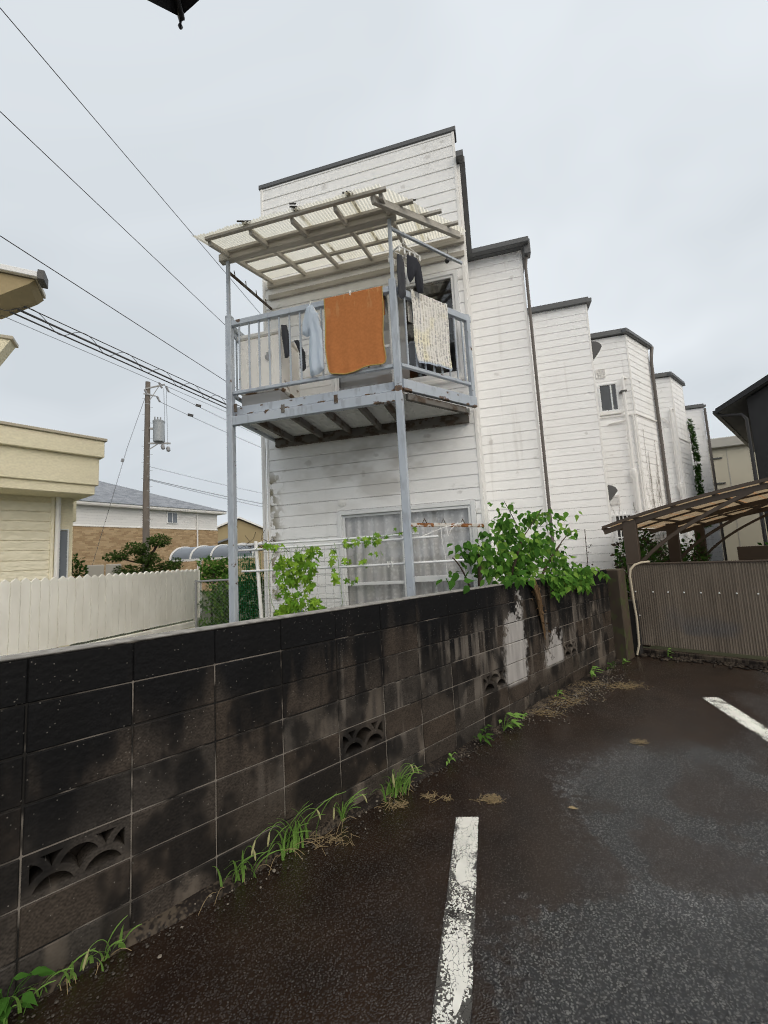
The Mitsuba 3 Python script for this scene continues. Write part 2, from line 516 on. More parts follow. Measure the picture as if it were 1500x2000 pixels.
mat('m_stucco', mikit.proc(f_stucco), .8, .2, bump=b_stucco, bscale=.012)


def f_lightsiding(p, n, uv):
    g = fbm(p.x * 8, p.y * 8, p.z * 9, 3)
    return mix((.86, .815, .66), (.79, .745, .59), ss(.3, .7, g))


def b_lightsiding(p, n, uv):
    return fbm(p.x * 16, p.y * 16, p.z * 22, 3)


mat('m_lightsiding', mikit.proc(f_lightsiding), .75, .2, bump=b_lightsiding, bscale=.03)
mat('m_fasciacap', (.42, .38, .30), .5, .4)
mat('m_tan', (.36, .29, .17), .8, .2)
BX = frame(np.array([0, 0, 0]), AB)


def bu(p):
    return p.x * math.sin(AB) + p.y * math.cos(AB)


def f_brick(p, n, uv):
    s = bu(p); row = dr.floor(p.z / .1)
    s2 = s / .3 + .5 * (row - 2 * dr.floor(row / 2)); col = dr.floor(s2)
    k = cr(col, row, 1.0)
    c = mix((.30, .20, .11), (.46, .34, .21), k)
    j = dr.minimum(ss(.0, .12, p.z / .1 - row), ss(.0, .05, s2 - col))
    return mix((.36, .29, .21), c, j)


mat('m_brick', mikit.proc(f_brick), .85, .2)


def f_farwhite(p, n, uv):
    row = p.z / .18; l = ss(.0, .14, row - dr.floor(row))
    return mix((.56, .555, .56), (.72, .715, .71), l) * (.96 + .08 * cr(dr.floor(bu(p) / .9), dr.floor(row), 2.0))


mat('m_farwhite', mikit.proc(f_farwhite), .7, .3)


def f_shingle(p, n, uv):
    row = dr.floor(p.z / .055)
    k = cr(dr.floor(bu(p) / .33 + .5 * row), row, dr.floor((p.x - p.y) / 1.2))
    return mix((.16, .175, .20), (.27, .285, .315), k)


mat('m_shingle', mikit.proc(f_shingle), .8, .3)


def f_pole(p, n, uv):
    return mix((.135, .115, .10), (.20, .175, .155), fbm(p.x * 5, p.y * 5, p.z * 1.2, 3))


mat('m_pole', mikit.proc(f_pole), .8, .2)
mat('m_transformer', (.34, .365, .39), .45, .5)
mat('m_wire', (.10, .10, .105), .6, .3)
mat('m_porcelain', (.25, .25, .26), .3, .5)
mat('m_deck', (.74, .74, .73), .5, .5)
mat('m_greennet', (.02, .20, .085), .6, .3)
mat('m_galv', (.30, .30, .30), .5, .5)
mat('m_carport', (.075, .053, .038), .45, .45)


def f_amber(p, n, uv):
    s, d = wsd(p)
    g = fbm(s * 2, d * 5, 0, 4)
    c = mix((.54, .41, .26), (.38, .285, .18), g)
    return mix(c, (.62, .26, .09), ss(.03, .0, dr.abs(dr.round(d / .31) * .31 - d - .05)) * .6)


thin('m_amber', mikit.proc(f_amber), 1.3, .5)


def f_gate(p, n, uv):
    s, d = wsd(p)
    g = fbm(d * 3, p.z * 1.5, 1, 3)
    c = mix((.145, .115, .088), (.215, .175, .138), g)
    c = mix(c, (.10, .105, .12), ss(.55, .75, fbm(d * 1.5 + 4, p.z * 2, 3, 3)) * ss(.9, .2, p.z) * .7)
    return c * (.82 + .36 * noise(d * 38, p.z * 1.2, 2))


mat('m_gate', mikit.proc(f_gate), .5, .4)
mat('m_hose', (.52, .45, .34), .6, .3)
mat('m_cement', (.032, .030, .028), .85, .2)


def f_black(p, n, uv):
    return mix((.0075, .0075, .0085), (.016, .016, .018), fbm(p.x * 9, p.y * 9, p.z * 3, 3))


mat('m_black', mikit.proc(f_black), .5, .4)
mat('m_beige', (.56, .52, .42), .85, .2)
mat('m_beigecap', (.45, .43, .39), .7, .2)
mat('m_umbrella', (.03, .03, .033), .75, .2)
mat('m_darkbar', (.10, .10, .10), .6, .3)
mat('m_smoked', (.16, .18, .21), .25, .5)
mat('m_bluehose', (.25, .32, .42), .5, .4)

rng = np.random.default_rng(7)
random.seed(7)

# ------------------------------------------------------------------ ground
g = MB().box(-250, 250, -250, 250, -.35, -.008)
lab(put('ground', g.get(), 'm_ground'), 'earth around the lot and the houses', kind='structure')
lot = MB()
lot.add([(-40, 0, 0), (-40, -30, 0), (5.75, -30, 0), (5.75, 0, 0)], [(0, 1, 2), (0, 2, 3)])
lab(put('parking_lot', lot.get(WF), 'm_asphalt'), 'dark wet asphalt of the car park', kind='structure')


def strip(key_label, pts, width_dir):
    """painted line: quad strip a few mm above the asphalt"""
    p0, p1 = np.array(pts[0], float), np.array(pts[1], float); w = np.array(width_dir, float)
    n = 40; v, uv = [], []
    for i in range(n + 1):
        q = p0 + (p1 - p0) * i / n
        for k in (0, 1):
            v.append([*(q + w * k), .004]); uv.append([k, i / n])
    f = []
    for i in range(n):
        a = 2 * i; f += [(a, a + 2, a + 1), (a + 1, a + 2, a + 3)]
    k = put('parking_lot__painted_line', trimesh.Trimesh(v, f, process=False), 'm_paint', uv=np.array(uv))
    lab(k, key_label)


strip('worn white bay line nearest the camera', [(.37, 3.035), (-.93, -2.4)], (.150, -.012))
strip('white bay line farther off by the gate', [(3.46, 4.965), (2.16, -.47)], (.175, -.012))

# soil and litter at the foot of the wall
sm = MB()
n = 160
v = []; f = []
for i in range(n + 1):
    s = -4.5 + 10.0 * i / n
    wd = .05 + .12 * meshkit.fbm(np.array([s * 1.3, 1, 0]), 3, 3) + (.22 if 2.2 < s < 4.2 else 0) * math.sin((s - 2.2) / 2 * math.pi)
    hh = .012 + .05 * max(0, meshkit.fbm(np.array([s * 2.0, 5, 0]), 3, 5) - .3)
    for t, z in ((0.0, hh), (-.3, hh * .9), (-.7, hh * .45), (-1, -.004)):
        v.append((s, t * wd, z + .012 * (meshkit.noise(np.array([s * 15, t * 5, 0])) - .5) * (t > -1)))
for i in range(n):
    for j in range(3):
        a = i * 4 + j; f += [(a, a + 1, a + 4), (a + 1, a + 5, a + 4)]
sm.add(v, f)
lab(put('soil_strip', sm.get(WF), 'm_soil', smooth=True), 'strip of washed soil at the foot of the block wall', kind='structure')


def pebbles(name, spots, mat_, label):
    ico = trimesh.creation.icosphere(subdivisions=1)
    b = MB()
    for x, y, z, r in spots:
        vv = ico.vertices * (r * rng.uniform(.6, 1.2, 3)) * rng.uniform(.85, 1.15, (len(ico.vertices), 1))
        vv[:, 2] *= .6
        b.add(vv + (x, y, z), ico.faces)
    lab(put(name, b.get(WF), mat_, smooth=True), label, kind='stuff')


pebbles('gravel', [(s, -abs(rng.normal(0, .11)) - .02 - (.3 * rng.random() if 2 < s < 4.2 else 0), .008, rng.uniform(.002, .009)) for s in rng.uniform(-4, 5.3, 1500)], 'm_pebble', 'loose brown grit washed against the block wall')
pebbles('pale_gravel', [(s, -abs(rng.normal(0, .1)) - .03 - (.32 * rng.random() if 1.8 < s < 4.0 else 0), .012, rng.uniform(.003, .010)) for s in np.concatenate([rng.uniform(-1.8, 5, 110), rng.normal(3.0, .7, 420)])], 'm_palepebble', 'pale crumbs of stone among the grit by the block wall')
pebbles('litter', [(5.30 + rng.normal(0, .10), d, .01, rng.uniform(.012, .04)) for d in rng.uniform(-2.3, 0, 420)], 'm_soil', 'heap of dead leaves and dirt along the foot of the corrugated fence')

# ------------------------------------------------------------------ block wall
VB = {(-4.02, 2), (-2.26, 2), (-.55, 2), (1.19, 2), (2.98, 2)}
J = .0034


def seigaiha(w, h):
    fr = .026
    outer = sg.box(0, 0, w, h); inner = sg.box(fr, fr, w - fr, h - fr)
    R, t = w * .262, .030
    low = [sg.Point(w * .27, .0), sg.Point(w * .73, .0)]
    upc = [sg.Point(-.0, h * .40), sg.Point(w * .5, h * .40), sg.Point(w, h * .40)]
    ring = lambda c: c.buffer(R, 32).difference(c.buffer(R - t, 32))
    lowd = shapely.union_all([c.buffer(R, 32) for c in low])
    arcs = shapely.union_all([ring(c) for c in low] + [ring(c).difference(lowd) for c in upc])
    return outer.difference(inner).union(arcs.intersection(inner))


holes = []
for i in range(len(SJ) - 1):
    for j in range(7):
        s0, s1, z0, z1 = SJ[i] + J, SJ[i + 1] - J, ZJ[j] + J, ZJ[j + 1] - J
        if j == 6: z1, s0, s1 = 1.386, s0 - .003, s1 + .003
        if (SJ[i], j) in VB:
            b = MB().wallprism(sa.translate(seigaiha(s1 - s0, z1 - z0), s0, z0), -.002, .10)
            k = put('block_wall__openwork_block', b.get(WF), 'm_block')
            lab(k, 'openwork block with overlapping wave arches')
            holes.append(sg.box(s0 + .02, z0 + .02, s1 - .02, z1 - .02))
        else:
            q = rng.uniform(-.002, .002)
            b = MB().cbox(s0, s1, -.006 + q, .12, z0, z1, .005)
            put('block_wall__block', b.get(WF), 'm_block')
core = sg.box(-4.9, -.1, 4.72, 1.396).difference(shapely.union_all(holes))
put('block_wall__cap', MB().cbox(-4.9, 4.72, -.0075, .123, 1.3845, 1.400, .004).get(WF), 'm_mortar')
put('block_wall__back', MB().box(-4.9, 4.72, .117, .121, -.1, 1.383).get(WF), 'm_soil')
put('block_wall__mortar', MB().wallprism(core, .0005, .115).get(WF), 'm_mortar')
lab('block_wall', 'dark weathered concrete block wall with pale joints along the car park', 'wall')
# end column
c = MB().cbox(4.725, 5.03, -.17, .13, 0, 1.385, .012)
lab(put('concrete_post', c.get(WF), 'm_mossy'), 'brown mossy concrete post at the far end of the block wall', 'post')
c = MB().cbox(5.20, 5.36, -.20, .05, 0, .86, .008)
lab(put('cement_stub', c.get(WF), 'm_cement'), 'short grey cement pier between mossy post and corrugated fence', 'pier')

# ------------------------------------------------------------------ terraced house
H = 'terrace_house'
lab(H, 'white clapboard terrace with stepped faces running back behind the block wall', 'house')
foot = sg.Polygon([(-3.035, .018), (-.035, .018), (-.035, 2.118), (.93, 2.118), (.93, 4.378), (2.455, 4.378), (2.455, 6.188), (3.745, 6.188),
                   (4.54, 7.22), (4.54, 9.818), (6.03, 9.818), (6.72, 10.82), (6.72, 14.018), (8.65, 14.018), (8.65, 18), (-1.0, 18), (-1.0, 6), (-3.035, 6)])
up_win = sg.box(-1.99, .0, -.13, 1.3)
wm = MB()
lo = foot.difference(sg.box(-1.97, -.1, -.16, .9))
wm.prism(foot, 0, .5).prism(lo, .5, 2.40).prism(foot, 2.40, 4.10).prism(foot.difference(sg.box(-1.96, -.1, -.16, 1.6)), 4.10, 5.53).prism(foot, 5.53, 7.2)
put(H + '__wall', wm.get(HF), 'm_core')
PITCHB = .1672


def boards(a, b, z0, z1, first, holes=(), name='siding_board', far=None):
    """lap boards on the wall face from a to b (house plan points), outward to the right of a->b seen from above is negative in-direction"""
    a, b = np.array(a, float), np.array(b, float); L = np.linalg.norm(b - a); d = (b - a) / L; nin = np.array([-d[1], d[0]])
    M = np.eye(4); M[:2, 0], M[:2, 1], M[:2, 3] = d, nin, a
    F = HF @ M
    z = first
    while z < z1 - .02:
        zt = min(z + PITCHB, z1)
        spans = [(0.0, L, z, zt)]
        for (h0, h1, hz0, hz1) in holes:
            if z < hz1 - .01 and zt > hz0 + .01:
                spans = [x for s0, s1, a0, a1 in spans for x in ((s0, min(s1, h0), a0, a1), (max(s0, h1), s1, a0, a1), (max(s0, h0), min(s1, h1), hz1, a1), (max(s0, h0), min(s1, h1), a0, hz0)) if x[1] - x[0] > .01 and x[3] - x[2] > .012]
        for s0, s1, z_, zt_ in spans:
            zz1 = zt_ - .0036
            dz = rng.uniform(-.0012, .0012); t = rng.uniform(-.001, .001)
            y0, y1 = -.014 + t, -.007 + t
            v = [(x, y, zq) for x in (s0, s1) for y, zq in ((.014, z_ + dz), (y0, z_ + dz), (y0 - .001, z_ + dz + .006), (y1, zz1 + dz), (.014, zz1 + dz))]
            f = [(0, 1, 2), (0, 2, 3), (0, 3, 4), (5, 7, 6), (5, 8, 7), (5, 9, 8)]
            for k in range(5):
                k2 = (k + 1) % 5; f += [(k, k + 5, k2), (k2, k + 5, k2 + 5)]
            if far is not None: far.add(apply(M, v), f)
            else: put(H + '__' + name, MB().add(v, f).get(F), 'm_siding')
        z += PITCHB
    return F


LWIN = (1.045, 2.915, 0, 2.44)
UWIN = (1.05, 2.915, 4.06, 5.58)
boards((-3.04, 0), (-.03, 0), 1.0, 7.66, .92, [LWIN, UWIN])
boards((-.03, 2.1), (.95, 2.1), 1.0, 7.18, .98)
boards((.95, 4.36), (2.475, 4.36), 1.0, 7.18, .94)
boards((2.475, 6.17), (3.755, 6.17), 1.0, 7.15, .96)
boards((3.755, 6.17), (4.56, 7.21), 1.0, 7.15, .96)
boards((4.56, 9.8), (6.04, 9.8), 1.0, 7.15, .96)
boards((6.04, 9.8), (6.735, 10.81), 1.0, 7.15, .96)
fm = MB(); boards((6.735, 14.0), (8.665, 14.0), 1.0, 7.15, .96, far=fm)
lab(put(H + '__far_siding', fm.get(HF), 'm_siding'), kind='stuff')
fm = MB()
for a, b_ in (((-.03, .02), (-.03, 2.08)), ((.95, 2.12), (.95, 4.34)), ((2.475, 4.38), (2.475, 6.15)), ((4.56, 7.23), (4.56, 9.78)), ((6.735, 10.83), (6.735, 13.98))): boards(a, b_, 1.0, 7.15, .96, far=fm)
lab(put(H + '__return_siding', fm.get(HF), 'm_siding'), kind='stuff')
# parapet of the first unit, roof slabs, gutters
put(H + '__parapet', MB().box(-3.035, -.035, .018, .14, 7.2, 7.66).get(HF), 'm_core')
put(H + '__parapet_cap', MB().cbox(-3.085, .005, -.03, .17, 7.64, 7.715, .008).get(HF), 'm_roofmetal')
slab = foot.buffer(.115, join_style='mitre').difference(sg.box(-3.4, -1, -.02, .16))
slab = slab.difference(sg.box(-9, -1, -3.2, 40))
put(H + '__roof', MB().prism(slab, 7.165, 7.245).prism(slab.buffer(-.05, join_style='mitre'), 7.245, 7.31).get(HF), 'm_roofmetal')
gm = MB()
gm.cbox(-.025, .095, .02, 1.94, 7.16, 7.275, .012)
put(H + '__gutter', gm.get(HF), 'm_roofmetal')
put(H + '__gutter', MB().cbox(-.03, 1.07, 1.87, 1.98, 7.15, 7.255, .012).get(HF), 'm_roofmetal')
put(H + '__gutter_box', MB().cbox(.98, 1.10, 1.95, 2.12, 6.98, 7.265, .012).get(HF), 'm_roofmetal')
gm = MB().bar((3.68, 6.02, 7.20), (4.70, 7.34, 7.20), .11, .11, .012)
put(H + '__gutter', gm.get(HF), 'm_roofmetal')
gm = MB().bar((5.97, 9.66, 7.20), (6.86, 10.95, 7.20), .11, .11, .012)
put(H + '__gutter', gm.get(HF), 'm_roofmetal')


def pipe(name, pts, r, m, n=10, M=HF):
    return put(name, MB().tube(pts, r, n).get(M), m, smooth=50)


pipe(H + '__downpipe', [(1.03, 2.04, 7.0), (1.0, 2.05, 6.8), (1.0, 2.05, 0)], .026, 'm_pipebrown')
pipe(H + '__downpipe', [(4.70, 7.24, 7.15), (4.63, 7.16, 6.9), (4.60, 7.14, 6.7), (4.60, 7.14, 0)], .042, 'm_pipebrown')
pipe(H + '__downpipe', [(8.72, 13.94, 7.1), (8.72, 13.94, 0)], .045, 'm_pipebrown')
pipe(H + '__downpipe', [(-3.165, .08, 3.72), (-3.165, .08, 0)], .034, 'm_pipewhite')
pipe(H + '__conduit', [(-3.075, -.03, 3.6), (-3.075, -.03, 0)], .012, 'm_trim')
for (u, n_, z0, z1) in ((-.032, -.004, 1.0, 7.64), (.946, 2.096, 1, 7.16), (2.472, 4.356, 1, 7.16), (3.752, 6.162, 1, 7.15), (4.56, 7.2, 1, 7.15), (6.035, 9.795, 1, 7.15), (6.735, 10.8, 1, 7.15), (8.66, 13.99, 1, 7.15)):
    put(H + '__corner_trim', MB().cbox(u - .028, u + .012, n_ - .016, n_ + .03, z0, z1, .004).get(HF), 'm_trim')
put(H + '__corner_trim', MB().cbox(-3.062, -3.022, -.02, .05, .6, 7.64, .004).get(HF), 'm_trim')
put(H + '__wall_flange', MB().cbox(-.018, .02, .02, .06, .9, 7.16, .004).get(HF), 'm_trim')
# band course on the bays
put(H + '__band', MB().bar((3.755, 6.15, 5.03), (4.57, 7.19, 5.03), .05, .035).get(HF), 'm_trim')
put(H + '__band', MB().bar((2.475, 6.15, 5.03), (3.755, 6.15, 5.03), .05, .035).get(HF), 'm_trim')
put(H + '__band', MB().bar((6.04, 9.78, 5.1), (6.73, 10.78, 5.1), .05, .035).get(HF), 'm_trim')


def frame_rect(b, u0, u1, z0, z1, w, n0, n1):
    b.cbox(u0, u0 + w, n0, n1, z0, z1, .004); b.cbox(u1 - w, u1, n0, n1, z0, z1, .004)
    b.cbox(u0 + w, u1 - w, n0, n1, z1 - w, z1, .004); b.cbox(u0 + w, u1 - w, n0, n1, z0, z0 + w, .004)
    return b


def glass(name, u0, u1, n_, z0, z1, M=HF):
    m = MB().add([(u0, n_, z0), (u1, n_, z0), (u1, n_, z1), (u0, n_, z1)], [(0, 1, 2), (0, 2, 3)])
    return put(name, m.get(M), 'm_glass')


# lower window
W1 = H + '__window'
nk(W1)
put(W1 + '__frame', frame_rect(MB(), -1.996, -.128, .46, 2.432, .062, -.036, .05).get(HF), 'm_alu')
b = MB(); frame_rect(b, -1.933, -1.08, .53, 2.368, .032, .005, .03)
b.cbox(-1.90, -1.11, .004, .031, 1.41, 1.45, .003)
put(W1 + '__sash', b.get(HF), 'm_alu')
b = MB(); frame_rect(b, -1.10, -.19, .53, 2.368, .035, -.022, .003)
b.cbox(-1.066, -.222, -.024, .004, 1.425, 1.50, .003)
put(W1 + '__sash', b.get(HF), 'm_alu')
glass(W1 + '__pane', -1.90, -1.11, .018, .56, 2.34)
glass(W1 + '__pane', -1.066, -.222, -.010, .56, 2.34)


def curtain(name, u0, u1, z0, z1, n_, amp=.012, freq=40):
    nx = int((u1 - u0) / .012); us = np.linspace(u0, u1, nx); v = []; f = []
    for j, z in enumerate((z1, (z0 + z1) / 2, z0)):
        for u in us:
            v.append((u, n_ + amp * math.sin(u * freq + 1.5 * math.sin(u * 7)) * (1 + .4 * j), z))
    for j in range(2):
        for i in range(nx - 1):
            a = j * nx + i; f += [(a, a + nx, a + 1), (a + 1, a + nx, a + nx + 1)]
    return put(name, MB().add(v, f).get(HF), 'm_curtain', smooth=True)


curtain(W1 + '__lace_curtain', -1.93, -1.09, .5, 2.38, .09)
curtain(W1 + '__lace_curtain', -1.09, -.17, .5, 2.38, .085)
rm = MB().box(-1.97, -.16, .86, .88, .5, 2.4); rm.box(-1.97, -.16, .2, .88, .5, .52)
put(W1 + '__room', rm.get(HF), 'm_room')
# upper balcony window
W2 = nk(W1)
put(W2 + '__frame', frame_rect(MB(), -1.99, -.128, 4.07, 5.575, .055, -.036, .05).get(HF), 'm_alu')
b = MB(); frame_rect(b, -1.936, -1.08, 4.125, 5.52, .036, .005, .03); b.cbox(-1.9, -1.12, .004, .031, 4.68, 4.72, .003)
put(W2 + '__sash', b.get(HF), 'm_alu')
b = MB(); frame_rect(b, -1.10, -.184, 4.125, 5.52, .036, -.022, .003)
put(W2 + '__sash', b.get(HF), 'm_alu')
glass(W2 + '__pane', -1.90, -1.11, .018, 4.16, 5.49)
glass(W2 + '__pane', -1.066, -.222, -.010, 4.16, 5.49)
put(W2 + '__curtain', MB().box(-1.94, -.9, .20, .21, 4.12, 5.51).get(HF), 'm_greycurtain')
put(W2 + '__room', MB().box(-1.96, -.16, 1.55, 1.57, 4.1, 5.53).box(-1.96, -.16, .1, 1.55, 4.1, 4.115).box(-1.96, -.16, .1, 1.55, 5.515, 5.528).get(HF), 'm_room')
# sill board of the upper window
put(W2 + '__sill', MB().cbox(-2.02, -.10, -.06, .01, 4.02, 4.066, .004).get(HF), 'm_trim')
# little window, louvres, hoods and pipes on the bay
W3 = nk(W1); n0 = 6.155
put(W3 + '__frame', frame_rect(MB(), 2.96, 3.40, 5.16, 5.90, .035, n0 - .05, n0 + .01).get(HF), 'm_alu')
put(W3 + '__sash', MB().cbox(3.235, 3.265, n0 - .035, n0 - .01, 5.195, 5.865, .003).get(HF), 'm_alu')
glass(W3 + '__pane', 2.995, 3.235, n0 - .022, 5.195, 5.865); glass(W3 + '__pane', 3.265, 3.365, n0 - .028, 5.195, 5.865)
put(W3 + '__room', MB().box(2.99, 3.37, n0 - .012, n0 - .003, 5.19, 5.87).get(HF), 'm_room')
put(W3 + '__sill', MB().cbox(2.93, 3.46, n0 - .07, n0, 5.08, 5.155, .004).get(HF), 'm_trim')
W4 = nk(W1)
put(W4 + '__frame', frame_rect(MB(), 2.97, 3.42, 1.85, 2.52, .04, n0 - .05, n0 + .01).get(HF), 'm_alu')
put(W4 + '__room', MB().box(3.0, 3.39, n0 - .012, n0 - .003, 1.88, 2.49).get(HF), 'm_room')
b = MB()
for k in range(6): b.tube([(2.99 + k * .085, n0 - .14, 1.78), (2.99 + k * .085, n0 - .14, 2.58)], .012, 6)
b.bar((2.94, n0 - .14, 2.50), (3.46, n0 - .14, 2.50), .02, .03); b.bar((2.94, n0 - .14, 1.95), (3.46, n0 - .14, 1.95), .02, .03)
put(W4 + '__grille', b.get(HF), 'm_alu')


def hood(u, n_, zt, m='m_darkbar', r=.20):
    """quarter-round vent cover seen from the side: round top, open below"""
    a = np.linspace(0, math.pi / 2 * .92, 9)
    prof = [(0, 0)] + [(-r * 1.05 * math.sin(t), -.02 + 0 * t - (1 - math.cos(t)) * r * .55) for t in a] + [(0, -r * 1.9)]
    b = MB()
    v = [(x, y, z) for x in (0, .26) for (y, z) in prof]; k = len(prof); f = []
    for i in range(1, k - 1): f += [(0, i, i + 1), (k, k + i + 1, k + i)]
    for i in range(k):
        j = (i + 1) % k; f += [(i, i + k, j), (j, i + k, j + k)]
    b.add(v, f)
    M = np.eye(4); M[:3, 3] = (u, n_, zt)
    return put(H + '__vent_hood', b.get(HF @ M), m)


def hood_u(u, n_, zt, r=.21):
    """fan cover on a side wall that sticks out along u"""
    a = np.linspace(0, math.pi / 2, 9)
    pts = [(0, 0)] + [(r * 1.0 * math.sin(t), -.0 - (1 - math.cos(t)) * r * .75) for t in a] + [(0, -r * 2.0)]
    b = MB().wallprism(sg.Polygon(pts), 0, .3)
    M = np.eye(4); M[:3, 3] = (u, n_, zt)
    return put(H + '__vent_hood', b.get(HF @ M), 'm_darkbar')


hood_u(2.478, 4.375, 6.29, .215); hood_u(2.478, 4.375, 3.05, .195)
for z in (6.32, 3.02):
    b = MB(); frame_rect(b, 2.95, 3.17, z - .24, z, .02, n0 - .04, n0)
    for k in range(4): b.bar((2.97, n0 - .03, z - .05 - k * .05), (3.15, n0 - .03, z - .05 - k * .05), .03, .012)
    put(H + '__louvre', b.get(HF), 'm_pipewhite')
pw = MB().tube([(3.62, n0 - .02, 5.97), (3.54, n0 - .09, 5.98), (3.52, n0 - .1, 5.9), (3.52, n0 - .1, 3.64), (3.53, n0 - .1, 2.9), (3.55, n0 - .1, 0)], [.036, .036, .036, .036, .036, .036], 10)
put(H + '__drain_pipe', pw.get(HF), 'm_pipewhite', smooth=50)
pipe(H + '__drain_collar', [(3.52, n0 - .1, 3.62), (3.52, n0 - .1, 3.58), (3.52, n0 - .1, 3.44), (3.54, n0 - .1, 3.36), (3.55, n0 - .1, 1.2)], [.046, .075, .08, .058, .058], 'm_pipewhite', 12)
put(H + '__pipe_clip', MB().cbox(3.44, 3.58, n0 - .15, n0, 5.60, 5.64, .004).get(HF), 'm_darkbar')
pipe(H + '__drain_pipe', [(3.10, n0 - .06, 4.83), (3.5, n0 - .06, 4.88)], .025, 'm_trim')
pipe(H + '__conduit', [(3.68, n0 - .03, 5.0), (3.69, n0 - .03, 1.2)], .02, 'm_pipewhite')
n5 = 9.8
pipe(H + '__drain_pipe', [(5.98, n5 - .02, 6.05), (5.90, n5 - .09, 6.06), (5.88, n5 - .1, 5.95), (5.88, n5 - .1, 0)], .038, 'm_pipewhite')
pipe(H + '__drain_collar', [(5.88, n5 - .1, 3.62), (5.88, n5 - .1, 3.58), (5.88, n5 - .1, 3.44), (5.9, n5 - .1, 3.36), (5.91, n5 - .1, 1.2)], [.046, .08, .085, .06, .06], 'm_pipewhite', 12)
pipe(H + '__conduit', [(5.35, n5 - .05, 6.0), (5.7, n5 - .07, 5.75), (5.86, n5 - .08, 5.5)], .02, 'm_pipewhite')
pipe(H + '__conduit', [(5.55, n5 - .05, 4.2), (5.55, n5 - .05, 1.2)], .03, 'm_pipewhite')
b = MB(); frame_rect(b, 5.35, 5.62, 4.85, 5.08, .02, n5 - .04, n5)
for k in range(4): b.bar((5.37, n5 - .03, 4.9 + k * .045), (5.6, n5 - .03, 4.9 + k * .045), .03, .012)
put(H + '__louvre', b.get(HF), 'm_pipewhite')
vd = MB().tube([(-1.917, -.016, 2.54), (-1.917, -.03, 2.54), (-1.917, -.036, 2.54)], [.05, .05, .03], 18)
put(H + '__vent_cap', vd.get(HF), 'm_trim', smooth=40)
put(H + '__foundation', MB().prism(foot.buffer(-.0, join_style='mitre'), -.2, .0).get(HF), 'm_cement')

# ------------------------------------------------------------------ balcony
B = 'balcony'
lab(B, 'pale blue steel balcony on posts with a ribbed lean-to roof and rusty edges', 'balcony')
NB = -1.1
ZR = 5.66
for (u0, u1) in ((-2.945, -2.865), (-.845, -.765)):
    put(B + '__post', MB().cbox(u0, u1, NB - .04, NB + .04, 0, 4.86, .006).get(HF), 'm_steel')
for u in (-2.915, -.80):
    put(B + '__upper_post', MB().cbox(u - .02, u + .02, NB - .02, NB + .02, 4.86, ZR - .03, .004).get(HF), 'm_steel')
put(B + '__post', MB().cbox(LD - .03, LD + .03, -.03, .03, 3.58, 4.80, .005).get(DF), 'm_steel')
put(B + '__top_rail', MB().cbox(-2.865, -.845, NB - .03, NB + .03, 4.715, 4.785, .005).get(HF), 'm_steel')
put(B + '__bottom_rail', MB().cbox(-2.865, -.845, NB - .022, NB + .022, 3.832, 3.872, .004).get(HF), 'm_steel')
put(B + '__top_rail', MB().cbox(.045, LD + .05, -.03, .03, 4.70, 4.785, .005).get(DF), 'm_steel')
put(B + '__bottom_rail', MB().cbox(.045, LD, -.022, .022, 3.845, 3.885, .004).get(DF), 'm_steel')
put(B + '__top_rail', MB().cbox(-2.935, -2.875, NB + .04, -.02, 4.70, 4.765, .005).get(HF), 'm_steel')
put(B + '__bottom_rail', MB().cbox(-2.927, -2.885, NB + .04, -.02, 3.83, 3.87, .004).get(HF), 'm_steel')
for u in np.arange(-2.77, -.9, .1365):
    put(B + '__baluster', MB().cbox(u - .0095, u + .0095, NB - .0095, NB + .0095, 3.872, 4.715, .002).get(HF), 'm_steel')
for s in np.arange(.15, LD - .05, .1315):
    put(B + '__baluster', MB().cbox(s - .0095, s + .0095, -.0095, .0095, 3.885, 4.70, .002).get(DF), 'm_steel')
for n_ in np.arange(-.96, -.1, .1365):
    put(B + '__baluster', MB().cbox(-2.915, -2.896, n_ - .0095, n_ + .0095, 3.87, 4.70, .002).get(HF), 'm_steel')
# floor frame
fb = MB().cbox(-2.865, -.86, NB + .035, NB + .075, 3.575, 3.69, .004); fb.box(-2.865, -.86, NB + .0, NB + .036, 3.572, 3.585)
put(B + '__floor_beam', fb.get(HF), 'm_steel')
put(B + '__lower_beam', MB().cbox(-2.865, -.845, NB - .035, NB + .025, 3.442, 3.555, .005).get(HF), 'm_steel')
put(B + '__floor_beam', MB().cbox(.04, LD + .04, -.035, .02, 3.572, 3.70, .004).get(DF), 'm_steel')
put(B + '__floor_beam', MB().cbox(-2.93, -2.88, NB + .04, -.02, 3.53, 3.66, .004).get(HF), 'm_steel')
put(B + '__floor_beam', MB().cbox(-2.88, -.12, -.085, -.03, 3.43, 3.56, .004).get(HF), 'm_rust')
for u in (-2.60, -2.15, -1.72, -1.30, -.99):
    put(B + '__joist', MB().cbox(u - .025, u + .025, NB + .03, -.088, 3.47, 3.555, .004).get(HF), 'm_rust')
put(B + '__joist', MB().bar((-.74, -1.0, 3.52), (-.15, -.28, 3.52), .05, .075, .004).get(HF), 'm_rust')
for x0, z0 in ((-2.21, 3.50), (-1.55, 3.515), (-2.84, 3.6)):
    put(B + '__bracket', MB().cbox(x0, x0 + .045, NB - .043, NB - .03, z0, z0 + .10, .003).get(HF), 'm_rust')
put(B + '__bracket', MB().cbox(-.915, -.862, NB + .026, NB + .034, 3.585, 3.68, .003).get(HF), 'm_steel')
